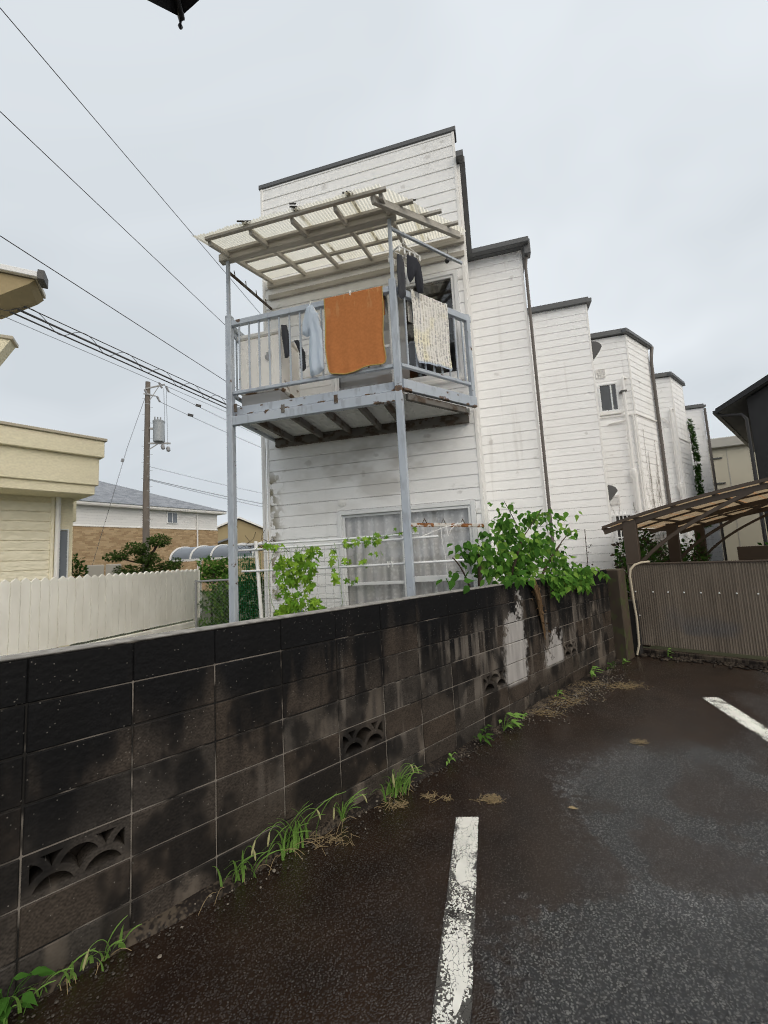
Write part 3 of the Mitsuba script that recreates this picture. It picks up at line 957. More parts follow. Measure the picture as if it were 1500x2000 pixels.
# ribbed deck: ribs run along u
v, f = [], []
prof = []
nn_ = np.arange(NB + .07, -.03, .0475)
for i, a in enumerate(nn_): prof += [(a, 3.558), (a + .02, 3.558), (a + .028, 3.574), (a + .04, 3.574)]
for (nn, zz) in prof:
    r_ = -.86 + max(0, (nn - NB)) / .9 * .75 if nn < -.2 else -.1
    v += [(-2.875, nn, zz), (min(r_, -.1), nn, zz)]
for i in range(len(prof) - 1):
    a = 2 * i; f += [(a, a + 1, a + 2), (a + 1, a + 3, a + 2)]
k = len(v)
put(B + '__deck', MB().add(v, f).get(HF), 'm_deck')
# lean-to roof
RZ = lambda n_: 6.1 + .33 * n_
put(B + '__roof_beam', MB().cbox(-3.02, -.72, NB - .045, NB + .045, 5.60, 5.70, .005).get(HF), 'm_wood')
for u in (-2.87, -2.33, -1.81, -1.30, -.79):
    put(B + '__rafter', MB().bar((u, -1.52, RZ(-1.52) - .075), (u, -.06, RZ(-.06) - .075), .042, .055, .004, up=(0, 0, 1)).get(HF), 'm_wood')
put(B + '__rafter', MB().bar((-.88, -1.52, RZ(-1.52) - .09), (-.06, -.14, RZ(-.14) - .09), .05, .085, .004).get(HF), 'm_wood')
for n_, u1 in ((-1.55, -.72), (-1.18, -.50), (-.80, -.22), (-.40, -.05)):
    put(B + '__purlin', MB().bar((-2.9, n_, RZ(n_) - .030), (u1, n_, RZ(n_) - .030), .042, .036, .003).get(HF), 'm_wood')
put(B + '__wall_plate', MB().cbox(-2.95, .0, -.07, -.02, RZ(-.05) - .16, RZ(-.05) - .06, .004).get(HF), 'm_wood')
put(B + '__wall_plate', MB().cbox(-2.95, -.01, -.045, -.02, 5.74, 5.82, .004).get(HF), 'm_wood')


def sheet(u0, u1, lift):
    per, amp = .036, .0085
    us = np.linspace(u0, u1, int((u1 - u0) / per * 8) + 1)
    v, f = [], []
    nr = 7
    for u in us:
        ns = -1.62 if u < -.79 else -1.62 + (u + .79) / .81 * 1.52
        ns += .012 * math.sin(u * 13) + .008 * math.sin(u * 57)
        for n_ in np.linspace(ns, -.03, nr):
            v.append((u, n_, RZ(n_) + lift + amp * math.sin(2 * math.pi * u / per)))
    for i in range(len(us) - 1):
        for j in range(nr - 1):
            a = i * nr + j; f += [(a, a + nr, a + 1), (a + 1, a + nr, a + nr + 1)]
    put(B + '__roof_sheet', MB().add(v, f).get(HF), 'm_poly', smooth=True)


for i, (a, b_) in enumerate(((-3.02, -2.34), (-2.39, -1.71), (-1.76, -1.10), (-1.15, -.52), (-.57, .03))):
    sheet(a, b_, .002 + .004 * (i % 2))
# scraps of torn sealing strip along the laps
for u, n_ in ((-2.37, -1.6), (-1.74, -1.6), (-1.12, -1.6), (-.545, -1.13)):
    b = MB()
    for k in range(5):
        q = rng.normal(0, .022, 3) * (1, 1, .4)
        b.bar((u + q[0] - .03, n_ + q[1] - .01, RZ(n_) + .012 + abs(q[2])), (u + q[0] + .03, n_ + q[1] + .03, RZ(n_) + .03 + abs(q[2])), .018, .008)
    put(B + '__sealing_scrap', b.get(HF), 'm_blackplastic')
# arms for laundry poles
put(B + '__pole_arm', MB().bar((-2.915, NB + .02, 5.47), (-2.915, -.02, 5.60), .03, .03, .003).get(HF), 'm_rust')
for k in range(4): put(B + '__pole_hook', MB().tube([(-2.915, -.95 + k * .26, 5.50 + k * .03), (-2.915, -.97 + k * .26, 5.57 + k * .03)], .006, 5).get(HF), 'm_rust')
put(B + '__pole_arm', MB().bar((.02, 0, 5.50), (LD + .0, 0, 5.52), .032, .032, .003).get(DF), 'm_steel')
b = MB().tube([(.92, -.0, 5.54), (.92, -.0, 5.60)], .005, 5)
put(B + '__pole_hook', b.get(DF), 'm_rust')
ball = trimesh.creation.icosphere(subdivisions=2, radius=.03); ball.apply_translation((.9, .0, 5.45))
put(B + '__clamp_knob', MB().mesh(ball).get(DF), 'm_blackplastic', smooth=True)
put(B + '__brace', MB().bar((-2.895, NB + .04, 4.66), (-2.80, NB + .22, 4.48), .03, .05, .003).get(HF), 'm_steel')
# rusty pole arm lower down, fixed beside the lower window
put(B + '__lower_pole_arm', MB().bar((.03, 0, 2.09), (1.17, 0, 2.085), .035, .04, .004).get(DF), 'm_rustarm')
for s in (.24, .52, .83): put(B + '__pole_hook', MB().tube([(s - .03, 0, 2.11), (s, 0, 2.16), (s + .03, 0, 2.11)], .006, 5).get(DF), 'm_rust')

# ------------------------------------------------------------------ things on the balcony
CB = 'storage_cabinet'
lab(CB, 'off-white metal cabinet with rusty foot at the left end of the balcony', 'cabinet')
put(CB + '__body', MB().cbox(-2.845, -2.27, -1.01, -.48, 3.86, 4.57, .02).get(HF), 'm_cabinet')
put(CB + '__lid', MB().cbox(-2.86, -2.255, -1.025, -.465, 4.574, 4.63, .015).get(HF), 'm_cabinet')
put(CB + '__latch', MB().cbox(-2.47, -2.39, -1.025, -1.01, 4.27, 4.31, .003).cbox(-2.445, -2.415, -1.035, -1.025, 4.24, 4.34, .003).get(HF), 'm_galv')
put(CB + '__base', MB().cbox(-2.83, -2.29, -.99, -.52, 3.70, 3.856, .01).get(HF), 'm_galv')
b = MB()
for u in (-2.72, -2.58, -2.36): b.cbox(u - .003, u + .003, -1.014, -1.009, 3.93, 4.52, .001)
put(CB + '__panel_rib', b.get(HF), 'm_cabinet')


def drape(w, top, bot, nx, nz, thick, wav, rnd, seed, corner=.0, back=.25, hem=.02, rail=.034):
    """cloth over a rail: front hangs from top to bot at y=-rail, goes over, back part hangs 'back' long. coordinates (x 0..w, y, z); uv"""
    r = np.random.default_rng(seed); xs = np.linspace(0, w, nx)
    Lf = top - bot
    path = [(-rail - .0, bot + Lf * (1 - t)) for t in np.linspace(1, .0, nz)]   # bottom to top
    path = [(-rail, bot + Lf * t) for t in np.linspace(0, 1, nz)]
    arc = [(-rail * math.cos(a), top + rail * .5 * math.sin(a)) for a in np.linspace(.3, math.pi - .3, 5)]
    bk = [(rail, top - back * t) for t in np.linspace(.05, 1, 8)]
    path = path + arc + bk
    ph = r.uniform(0, 6, 6); v, uv, f = [], [], []
    for j, (y, z) in enumerate(path):
        for i, x in enumerate(xs):
            t = np.clip((top - z) / Lf, 0, 1) if y < 0 else 0
            wv = wav * (math.sin(x / w * 9 + ph[0]) + .6 * math.sin(x / w * 17 + ph[1] + z) + .35 * math.sin(x / w * 31 + ph[2])) * (.15 + t)
            zz = z
            if y < 0:
                e = hem * (math.sin(x / w * 5 + ph[3]) + .5 * math.sin(x / w * 11 + ph[4]))
                ex = min(x, w - x)
                cv = corner - math.sqrt(max(0, corner ** 2 - max(0, corner - ex) ** 2)) if corner and ex < corner else 0
                zz = z + (e + cv) * t ** 2
                xx = x + .015 * t * math.sin(z * 8 + ph[5]) - (.02 * t * (x / w - .5))
            else:
                xx = x
            v.append((xx, y - abs(wv) - rnd * t if y < 0 else y + abs(wv) * .3, zz)); uv.append((x / w, np.clip((z - bot) / Lf, 0, 1)))
    for j in range(len(path) - 1):
        for i in range(nx - 1):
            a = j * nx + i; f += [(a, a + 1, a + nx), (a + 1, a + nx + 1, a + nx)]
    return np.array(v), np.array(f), np.array(uv)


v, f, uv = drape(.70, 4.79, 3.86, 60, 50, .016, .006, .012, 3, corner=.07, back=.3, hem=.02, rail=.036)
v = v + (-1.62, NB, 0)
k = put('orange_towel', trimesh.Trimesh(apply(HF, v), f, process=False), 'm_towel', smooth=True)
lab(k, 'burnt orange terry towel hung over the front balcony rail', 'towel')
e = MB()
nx = 60
edge = [v[j * nx] for j in range(49, -1, -1)] + [v[i] for i in range(nx)] + [v[j * nx + nx - 1] for j in range(50)]
e.tube(np.array(edge), .006, 6)
put('orange_towel__hem', e.get(HF), 'm_piping', smooth=True)
v, f, uv = drape(.575, 4.80, 3.94, 50, 40, .014, .010, .01, 8, corner=.04, back=.35, hem=.012, rail=.036)
v = v + (.225, 0, 0)
k = put('printed_towel', trimesh.Trimesh(apply(DF, v), f, process=False), 'm_print', smooth=True, uv=uv)
lab(k, 'off-white towel with columns of small grey marks on the side rail', 'towel')


def garment(poly, thick, M, seed, mesh_step=.022, amp=.012):
    """hanging cloth outline (x, z): a folded two-sided sheet with creases"""
    poly = poly.buffer(0)
    x0, z0, x1, z1 = poly.bounds
    r = np.random.default_rng(seed)
    m = trimesh.creation.extrude_polygon(poly, .006, engine='earcut')
    m = m.subdivide_to_size(mesh_step * 1.6, max_iter=12)
    v = np.asarray(m.vertices).copy()
    side = np.where(v[:, 2] > .003, 1.0, -1.0)
    dist = np.array([poly.exterior.distance(sg.Point(p)) for p in v[:, :2]])
    puff = thick / 2 * np.clip(dist / .05, 0, 1) ** .5
    fold = amp * (np.sin(v[:, 0] * 55 + 5 * meshkit.fbm(v * 3.1, 2, seed)) + 1.2 * (meshkit.fbm(np.stack([v[:, 0] * 16, v[:, 1] * 5, v[:, 0] * 0], 1), 3, seed) - .5) * 2)
    y = -side * (puff + .002) + fold * np.clip((z1 - v[:, 1]) / (z1 - z0) + .2, 0, 1)
    w = np.stack([v[:, 0], y, v[:, 1]], 1)
    fcs = np.asarray(m.faces)
    return trimesh.Trimesh(apply(M, w), fcs[:, ::-1], process=False)


def shiftf(M, t):
    S = np.eye(4); S[:3, 3] = t
    return M @ S


shirt = sg.Polygon([(-1.80, 4.74), (-1.76, 4.735), (-1.715, 4.64), (-1.69, 4.62), (-1.68, 4.48), (-1.655, 4.40), (-1.645, 4.1), (-1.65, 3.93), (-1.70, 3.90), (-1.76, 3.87), (-1.82, 3.88),
                    (-1.835, 4.05), (-1.815, 4.38), (-1.845, 4.36), (-1.90, 4.40), (-1.895, 4.52), (-1.865, 4.64), (-1.84, 4.72)])
k = put('blue_shirt', garment(shirt, .07, shiftf(HF, (0, NB - .05, 0)), 4), 'm_shirt', smooth=True)
lab(k, 'pale blue short-sleeved shirt hung crumpled beside the orange towel', 'shirt')
b = MB().tube([(-1.80, 0, 4.74), (-1.79, .02, 4.80), (-1.76, .05, 4.80), (-1.76, .06, 4.74)], .005, 6)
put('blue_shirt__hook', b.get(shiftf(HF, (0, NB - .05, 0))), 'm_plastic')
b = MB().tube([(-1.745, 0, 4.70), (-1.66, .0, 4.52)], .005, 6)
put('blue_shirt__hanger', b.get(shiftf(HF, (0, NB - .06, 0))), 'm_plastic')
rag = sg.Polygon([(-2.33, 4.67), (-2.26, 4.66), (-2.225, 4.52), (-2.22, 4.26), (-2.25, 4.235), (-2.30, 4.25), (-2.325, 4.5)])
k = put('dark_cloth', garment(rag, .04, shiftf(HF, (.105, -1.045, -.03)), 6), 'm_grey_cloth', smooth=True)
lab(k, 'dark grey cloth draped down the corner of the white cabinet', 'cloth', )
rag = sg.Polygon([(-2.20, 4.48), (-2.14, 4.47), (-2.06, 4.30), (-2.055, 4.10), (-2.09, 4.06), (-2.12, 4.10), (-2.13, 4.3)])
k = put('dark_cloth', garment(rag, .04, shiftf(HF, (.10, -.97, -.02)), 9), 'm_grey_cloth', smooth=True)
lab(k, 'smaller dark cloth hanging lower, between cabinet and blue shirt', 'cloth')
put(k + '__pole', MB().tube([(-2.35, .02, 4.475), (-2.0, .02, 4.475)], .008, 6).get(shiftf(HF, (.10, -.97, -.02))), 'm_alu')
b = MB()
a = np.linspace(0, 2 * math.pi, 28, endpoint=False)
ring = lambda r_, z: np.stack([-2.02 + r_ * np.cos(a), -.62 + r_ * np.sin(a), np.full(28, z)], 1)
R_ = [ring(.13, 3.60), ring(.17, 3.75), ring(.18, 3.75), ring(.185, 3.765), ring(.165, 3.765), ring(.12, 3.62)]
v = np.vstack(R_ + [[(-2.02, -.62, 3.62)], [(-2.02, -.62, 3.60)]]); f = []
for i in range(5):
    for j in range(28):
        q, w = i * 28 + j, i * 28 + (j + 1) % 28; f += [(q, w, w + 28), (q, w + 28, q + 28)]
for j in range(28): f += [(140 + j, 140 + (j + 1) % 28, 168), (j, 169, (j + 1) % 28)]
k = put('black_basin', MB().add(v, f).get(HF), 'm_blackplastic', smooth=40)
lab(k, 'shallow black basin on the balcony floor below the blue shirt', 'basin')

# clip hanger with dark washing under the roof
CH = 'clip_hanger'
lab(CH, 'white square clip hanger hooked on the right-hand pole under the balcony roof', 'hanger')
S0 = shiftf(DF, (.19, 0, 0))
b = MB()
sq = [(-.16, -.10), (.16, -.10), (.16, .10), (-.16, .10)]
for i in range(4):
    p, q = sq[i], sq[(i + 1) % 4]; b.tube([(*p, 5.22), (*q, 5.22)], .009, 6)
b.tube([(-.16, 0, 5.22), (.16, 0, 5.22)], .007, 6); b.tube([(0, -.1, 5.22), (0, .1, 5.22)], .007, 6)
put(CH + '__frame', b.get(S0), 'm_plastic', smooth=50)
b = MB()
for p in sq: b.tube([(*p, 5.22), (0, 0, 5.40)], .004, 5)
b.tube([(0, 0, 5.40), (0, 0, 5.46), (.0, .03, 5.50), (0, .0, 5.53), (0, -.03, 5.51)], .006, 6)
put(CH + '__hook', b.get(S0), 'm_plastic', smooth=50)
for i in range(10):
    x = -.15 + .3 * (i % 5) / 4; y = -.10 if i < 5 else .10
    put(CH + '__clip', MB().cbox(x - .008, x + .008, y - .006, y + .006, 5.155, 5.212, .002).get(S0), 'm_plastic')
pants = sg.Polygon([(-.04, 5.17), (.10, 5.18), (.15, 5.10), (.17, 4.84), (.155, 4.76), (.10, 4.75), (.075, 4.86), (.06, 4.95), (.02, 4.88), (-.02, 4.83), (-.05, 4.90), (-.05, 5.05)])
k = put('black_trousers', garment(pants, .05, shiftf(S0, (0, -.10, 0)), 12), 'm_black_cloth', smooth=True)
lab(k, 'short black trousers clipped to the front of the white hanger', 'trousers')
top = sg.Polygon([(-.15, 5.16), (-.09, 5.17), (-.06, 5.05), (-.05, 4.85), (-.07, 4.66), (-.13, 4.62), (-.17, 4.70), (-.165, 4.95)])
k = put('dark_shorts', garment(top, .05, shiftf(S0, (0, -.06, 0)), 14), 'm_grey_cloth', smooth=True)
lab(k, 'charcoal garment clipped to the hanger next to the balcony corner post', 'clothes')
top2 = sg.Polygon([(.00, 5.16), (.09, 5.17), (.11, 5.05), (.08, 4.93), (.03, 4.96), (-.02, 5.02)])
k = put('white_vest', garment(top2, .04, shiftf(S0, (.03, .07, 0)), 15), 'm_plastic', smooth=True)
lab(k, 'white vest showing behind the black trousers on the hanger', 'clothes')


def peg(M, x, y, z, label, g='clothes pegs'):
    k = nk('clothes_peg')
    b = MB()
    for sgn in (-1, 1): b.bar((x + sgn * .012, y, z + .03), (x - sgn * .004, y, z - .035), .010, .010, .002)
    scene[k] = mikit.ply(b.get(M), 'm_plastic'); lab(k, label, 'clothes peg', g)


peg(HF, -1.30, NB - .036, 4.80, 'white peg on the top edge of the orange towel')
peg(DF, .78, -.04, 4.78, 'white peg on the far corner of the printed towel')
peg(DF, .235, -.04, 4.78, 'white peg on the near corner of the printed towel')

# ------------------------------------------------------------------ laundry poles in the yard, bitter gourd vine and net
NP = -.98
for (a, b_, l) in (((-3.10, 2.01), (-.72, 2.00), 'top laundry pole of the three in the yard'), ((-2.95, 1.94), (-.50, 1.955), 'silver laundry pole just under the topmost one'), ((-2.87, 1.69), (-.25, 1.69), 'lowest silver laundry pole, with two white pegs')):
    y = NP + (.06 if 'top l' in l else 0)
    lab(put('laundry_pole', MB().tube([(a[0], y, a[1]), ((a[0] + b_[0]) / 2, y, (a[1] + b_[1]) / 2 - .008), (b_[0], y, b_[1])], .013, 10).get(HF), 'm_alu', smooth=50), l, 'pole')
lab(put('pole_stand', MB().tube([(-2.69, NP + .02, 2.04), (-2.63, NP + .02, 1.1), (-2.60, NP + .02, 0)], .022, 10).get(HF), 'm_pipewhite', smooth=50), 'white upright holding the laundry poles at the left', 'stand')
peg(HF, -1.06, NP - .012, 1.69, 'left one of two white pegs on the lowest pole', 'pegs on the yard pole')
peg(HF, -1.015, NP - .012, 1.69, 'right one of two white pegs on the lowest pole', 'pegs on the yard pole')
peg(HF, -1.16, NP - .012, 1.95, 'white peg among the vine tips on the silver pole', 'pegs on the yard pole')
b = MB().tube([(-.72, NP, 1.95), (-.45, NP + .1, 2.05), (-.25, -.7, 2.10)], .004, 5)
b.tube([(-.48, NP + .1, 2.06), (-.47, NP + .06, 1.9), (-.45, NP + .08, 1.74), (-.44, NP + .06, 1.55)], .003, 5)
b.tube([(-.42, NP + .1, 2.07), (-.40, NP + .06, 1.95), (-.37, NP + .06, 2.02), (-.30, NP + .2, 2.1)], .003, 5)
lab(put('tie_string', b.get(HF), 'm_pipewhite'), 'pale string tied from the silver pole to the rusty arm', 'string')
b = MB()
for u in np.arange(-2.62, -1.45, .10): b.tube([(u, NP + .03, .4), (u + .01 * math.sin(u * 9), NP + .03, 1.94)], .0016, 4, cap=False)
for z in np.arange(.5, 1.95, .10): b.tube([(-2.62, NP + .03, z), (-2.0, NP + .03, z - .01), (-1.45, NP + .03, z)], .0016, 4, cap=False)
lab(put('garden_net', b.get(HF), 'm_galv'), 'thin wide-meshed net carrying the climbing vine', 'net')


def leaf_mesh(kind):
    """flat-ish leaf, stem at origin, tip along +y, length 1"""
    if kind == 'ovate':
        prof = [(0, .0), (.08, .13), (.18, .24), (.30, .285), (.46, .235), (.64, .14), (.84, .045), (1.0, 0)]
        v = [(0, t, -.10 * t * t) for t, w in prof]; k = len(prof)
        v += [(-w, t, .10 * w + .07 * w * math.sin(t * 9) - .10 * t * t) for t, w in prof] + [(w, t, .10 * w - .07 * w * math.sin(t * 9) - .10 * t * t) for t, w in prof]
        f = []
        for i in range(k - 1): f += [(i, i + 1, k + i), (i + 1, k + i + 1, k + i), (i, 2 * k + i, i + 1), (i + 1, 2 * k + i, 2 * k + i + 1)]
        return np.array(v), np.array(f)
    if kind == 'lobed':
        pts = []
        for i in range(5):
            a = math.radians(-130 + 65 * i); r1 = (.62, .85, 1.0, .85, .62)[i]
            for da, rr in ((-26, .45), (-12, .80), (0, 1.0), (12, .80)):
                t = a + math.radians(da); pts.append((r1 * rr * math.sin(t), r1 * rr * math.cos(t)))
        t = math.radians(-130 + 65 * 4 + 30); pts.append((.4 * math.sin(t), .4 * math.cos(t)))
        v = [(0, 0, .0)] + [(x * .62, y * .62 + .1, -.16 * (x * x + y * y) + .05 * math.sin(7 * x)) for x, y in pts]
        f = [(0, i + 1, i) for i in range(1, len(v) - 1)]
        return np.array(v), np.array(f)
    if kind == 'small':
        v = [(0, 0, 0), (-.28, .45, .05), (0, .5, -.04), (.28, .45, .05), (0, 1, -.1)]
        return np.array(v), np.array([(0, 2, 1), (0, 3, 2), (1, 2, 4), (2, 3, 4)])


def orient(dirv, upv, scale, pos):
    y = np.array(dirv, float); y /= np.linalg.norm(y); z = np.array(upv, float); z = z - (z @ y) * y
    if np.linalg.norm(z) < 1e-3: z = np.array([.3, .5, .8]); z = z - (z @ y) * y
    z /= np.linalg.norm(z); x = np.cross(y, z)
    M = np.eye(4); M[:3, 0], M[:3, 1], M[:3, 2], M[:3, 3] = x * scale, y * scale, z * scale, pos
    return M


_lp = {}


def leaf_entry(holder, part, kind, m, M):
    if (kind, m) not in _lp: _lp[(kind, m)] = mikit.ply(trimesh.Trimesh(*leaf_mesh(kind), process=False), m, True)
    k = nk(holder + '__' + part)
    scene[k] = {**_lp[(kind, m)], 'to_world': T(M.tolist())}


tocam = lambda p: (np.array([0, 0, EYE]) - p) / np.linalg.norm(np.array([0, 0, EYE]) - p)
# bitter gourd vine
VN = 'climbing_vine'
lab(VN, 'light green lobed-leaf vine climbing the net below the balcony', 'vine')
main = sg.Polygon([(-2.42, 1.90), (-2.2, 1.82), (-1.95, 2.0), (-1.83, 2.07), (-1.6, 1.93), (-1.70, 1.72), (-1.60, 1.50), (-1.59, 1.40), (-1.8, 1.22), (-2.2, 1.10), (-2.5, 1.0), (-2.45, 1.2), (-2.32, 1.35), (-2.38, 1.58)])
spots = []
r = np.random.default_rng(21)
while len(spots) < 270:
    u, z = r.uniform(-2.5, -1.55), r.uniform(1.0, 2.1)
    if main.contains(sg.Point(u, z)) and meshkit.fbm(np.array([u * 5, z * 5, 0]), 2, 4) > .41: spots.append((u, z, 1))
spots += [(u, 1.97 + r.normal(0, .03), .9) for u in r.uniform(-2.6, -2.2, 14)] + [(u, 1.95 + .07 * (u + 1.6) + r.normal(0, .03), .75) for u in r.uniform(-1.6, -1.0, 36)] + [(u, 2.04 + r.normal(0, .02), .55) for u in r.uniform(-1.0, -.72, 7)]
spots += [(-1.55 + r.normal(0, .03), 1.76 + r.normal(0, .03), .9) for _ in range(5)] + [(-1.32 + r.normal(0, .04), 1.72 + r.normal(0, .025), .8) for _ in range(5)] + [(-1.47 + r.normal(0, .04), 1.54 + r.normal(0, .02), .85) for _ in range(4)] + [(-1.17 + r.normal(0, .03), 1.83 + r.normal(0, .03), .7) for _ in range(4)]
for u, z, sc in spots:
    p = apply(HF, (u, NP + r.normal(-.03, .04), z))
    dv = np.array([r.normal(0, .5), r.normal(0, .5), -1 + r.normal(0, .45)])
    leaf_entry(VN, 'leaf', 'lobed', 'm_vine_a' if r.random() < .6 else 'm_vine_b', orient(dv, tocam(p) * .8 + np.array([0, 0, .7]) + r.normal(0, .35, 3), sc * r.uniform(.07, .115), p))
b = MB()
for s_ in range(9):
    u0 = r.uniform(-2.4, -1.7); pts = [(u0, NP, .2)]
    for k in range(8): pts.append((np.clip(pts[-1][0] + r.normal(0, .07), -2.5, -1.6), NP + r.normal(0, .02), .2 + (k + 1) * .22))
    b.tube(pts, .0025, 5)
b.tube([(-1.6, NP, 1.95), (-1.2, NP, 1.99), (-.8, NP, 2.03)], .0025, 5)
put(VN + '__stem', b.get(HF), 'm_vine_b')
b = MB().tube([(-2.42, NP + .25, .9), (-2.42, NP + .22, 1.12), (-2.32, NP + .2, 1.22), (-2.2, NP + .2, 1.18), (-2.16, NP + .2, 1.0), (-2.16, NP + .2, .8)], .014, 8)
lab(put('garden_hose', b.get(HF), 'm_bluehose', smooth=True), 'loop of blue-grey hose under the climbing vine', 'hose')

# ------------------------------------------------------------------ leafy shrub over the wall
SH = 'leafy_shrub'
lab(SH, 'bright green broad-leaved shrub leaning over the top of the block wall', 'shrub')
crown = sg.Polygon([(1.98, 2.37), (2.10, 2.36), (2.35, 2.24), (2.6, 2.30), (2.98, 2.34), (3.2, 2.22), (3.55, 2.28), (3.75, 2.30), (3.9, 2.15), (4.18, 2.05), (4.05, 1.92), (3.6, 1.85), (3.55, 1.68), (3.85, 1.53), (4.2, 1.42), (4.6, 1.36),
                    (4.70, 1.24), (4.2, 1.27), (3.85, 1.08), (3.6, 1.22), (3.2, 1.26), (2.75, 1.17), (2.5, 1.33), (2.1, 1.40), (1.7, 1.42), (1.55, 1.60), (1.35, 1.72), (1.05, 1.66), (.82, 1.66), (1.05, 1.84), (1.4, 1.90), (1.70, 2.12), (1.95, 2.22)])
low = sg.Polygon([(.80, 1.46), (.95, 1.60), (1.2, 1.66), (1.40, 1.58), (1.32, 1.44), (1.1, 1.40)])
r = np.random.default_rng(5)
pts = []
while len(pts) < 1250:
    s, z = r.uniform(.75, 4.75), r.uniform(1.0, 2.4)
    q = sg.Point(s, z)
    inside = crown.contains(q)
    if not (inside or low.contains(q)): continue
    edge = crown.exterior.distance(q)
    if low.contains(q) and not inside and r.random() < .45: continue
    if s > 3.1 and z > 1.72 + .12 * (s - 3.1) and r.random() < .72: continue
    if meshkit.fbm(np.array([s * 3.5, z * 4.5, 0]), 3, 9) < .40 + (.06 if edge < .12 else 0): continue
    d = .12 + r.normal(0, .10) + (.06 if z > 1.5 else -.12)
    if z < 1.42: d = min(d, -.05 - .08 * r.random())
    pts.append((s, d, z, edge))
pts.sort(key=lambda q: q[1])
rest = {m: MB() for m in ('m_leaf_a', 'm_leaf_b', 'm_leaf_c')}
for i, (s, d, z, edge) in enumerate(pts):
    p = apply(WF, (s, d, z))
    dv = np.array([r.normal(0, .55), r.normal(-.15, .5), -.75 + r.normal(0, .4)])
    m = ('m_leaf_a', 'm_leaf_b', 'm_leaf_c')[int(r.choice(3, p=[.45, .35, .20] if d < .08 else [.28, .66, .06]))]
    M = orient(dv, tocam(p) * .6 + np.array([0, 0, .9]) + r.normal(0, .4, 3), r.uniform(.065, .135), p)
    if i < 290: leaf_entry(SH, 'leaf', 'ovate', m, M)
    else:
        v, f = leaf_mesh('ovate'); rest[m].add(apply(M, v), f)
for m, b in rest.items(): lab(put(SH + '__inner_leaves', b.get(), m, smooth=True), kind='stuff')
b = MB()
for q0, q1, q2, r0 in (((1.62, .28, 0), (1.60, .24, 1.0), (1.55, .16, 1.75), .045), ((1.75, .28, 0), (1.95, .2, 1.2), (2.4, .1, 1.9), .035), ((1.9, .25, 0), (2.5, .15, 1.3), (3.4, .1, 1.8), .03),
                       ((2.0, .25, 0), (2.8, .12, 1.38), (3.9, .0, 1.40), .02), ((1.6, .24, 1.0), (1.3, .16, 1.6), (1.0, .1, 1.72), .014), ((2.4, .1, 1.9), (2.3, .1, 2.1), (2.05, .1, 2.36), .008), ((3.4, .1, 1.8), (3.7, .1, 2.0), (4.12, .1, 2.03), .008), ((2.4, .1, 1.9), (2.8, .12, 2.15), (3.0, .1, 2.3), .008)):
    t = np.linspace(0, 1, 9)[:, None]; q0, q1, q2 = map(np.array, (q0, q1, q2))
    b.tube((1 - t) ** 2 * q0 + 2 * t * (1 - t) * q1 + t ** 2 * q2, np.linspace(r0, r0 * .4, 9), 8)
put(SH + '__stem', b.get(WF), 'm_bark', smooth=True)
b = MB()
for k in range(7):
    q = r.normal(0, .02, 2)
    b.tube([(2.30 + q[0], -.04, 1.42), (2.36 + q[0], -.05 - .01 * k % .03, 1.2 + q[1]), (2.44 + q[0] * .7, -.035, 1.0), (2.50 + q[1] * .6, -.03, .80 - .02 * k)], [.012, .014, .012, .005], 6)
for k in range(40):
    t = r.random(); p = np.array([2.30 + .2 * t, -.05, 1.4 - .6 * t]) + r.normal(0, .02, 3)
    v, f = leaf_mesh('small'); b.add(apply(orient(r.normal(0, 1, 3) - (0, 0, .8), r.normal(0, 1, 3), r.uniform(.03, .06), p), v), f)
lab(put('dead_branch', b.get(WF), 'm_deadstem'), 'withered brown branch hanging down the wall under the shrub', 'branch')
# small dry climber on the third face
b = MB().tube([(4.62, .22, .9), (4.63, .24, 1.3), (4.70, .26, 1.7), (4.74, .27, 2.05)], .006, 5)
for k in range(26):
    t = r.random(); p = np.array([4.63 + .1 * t, .22, .95 + 1.05 * t]) + r.normal(0, .025, 3); v, f = leaf_mesh('small')
    b.add(apply(orient(r.normal(0, 1, 3) - (0, 0, .6), r.normal(0, 1, 3), r.uniform(.03, .06), p), v), f)
lab(put('dry_creeper', b.get(WF), 'm_bark'), 'thin brown creeper against the white wall near the block wall end', 'creeper')


def foliage(name, M, centers, n, size, mats, kind='small', seed=1, part='foliage', sm=False, flat=.0, hole=.36):
    """leaf cloud: centers = [(x,y,z,rx,ry,rz)]"""
    r = np.random.default_rng(seed); bs = {m: MB() for m in mats}
    lv, lf = leaf_mesh(kind); w = np.array([c[3] * c[4] * c[5] for c in centers]) ** .67; w /= w.sum()
    cs = np.array(centers); k = 0
    while k < n:
        c = cs[r.choice(len(cs), p=w)]; d = r.normal(0, 1, 3); d /= np.linalg.norm(d)
        rad = r.random() ** .4; p = c[:3] + d * rad * c[3:]
        if meshkit.fbm(p * (2.2 / max(c[3:].max(), .05)) * .5, 2, seed) < hole: continue
        if p[2] < .01: continue
        dv = d + r.normal(0, .6, 3) + (0, 0, -.3); m = mats[int(r.random() ** 1.3 * len(mats))]
        bs[m].add(apply(orient(dv, d + r.normal(0, .5, 3) + (0, 0, .6), size * r.uniform(.6, 1.3), p), lv), lf)
        k += 1
    for m, b in bs.items():
        if b.n: lab(put(name + '__' + part, b.get(M), m, smooth=sm), kind='stuff')


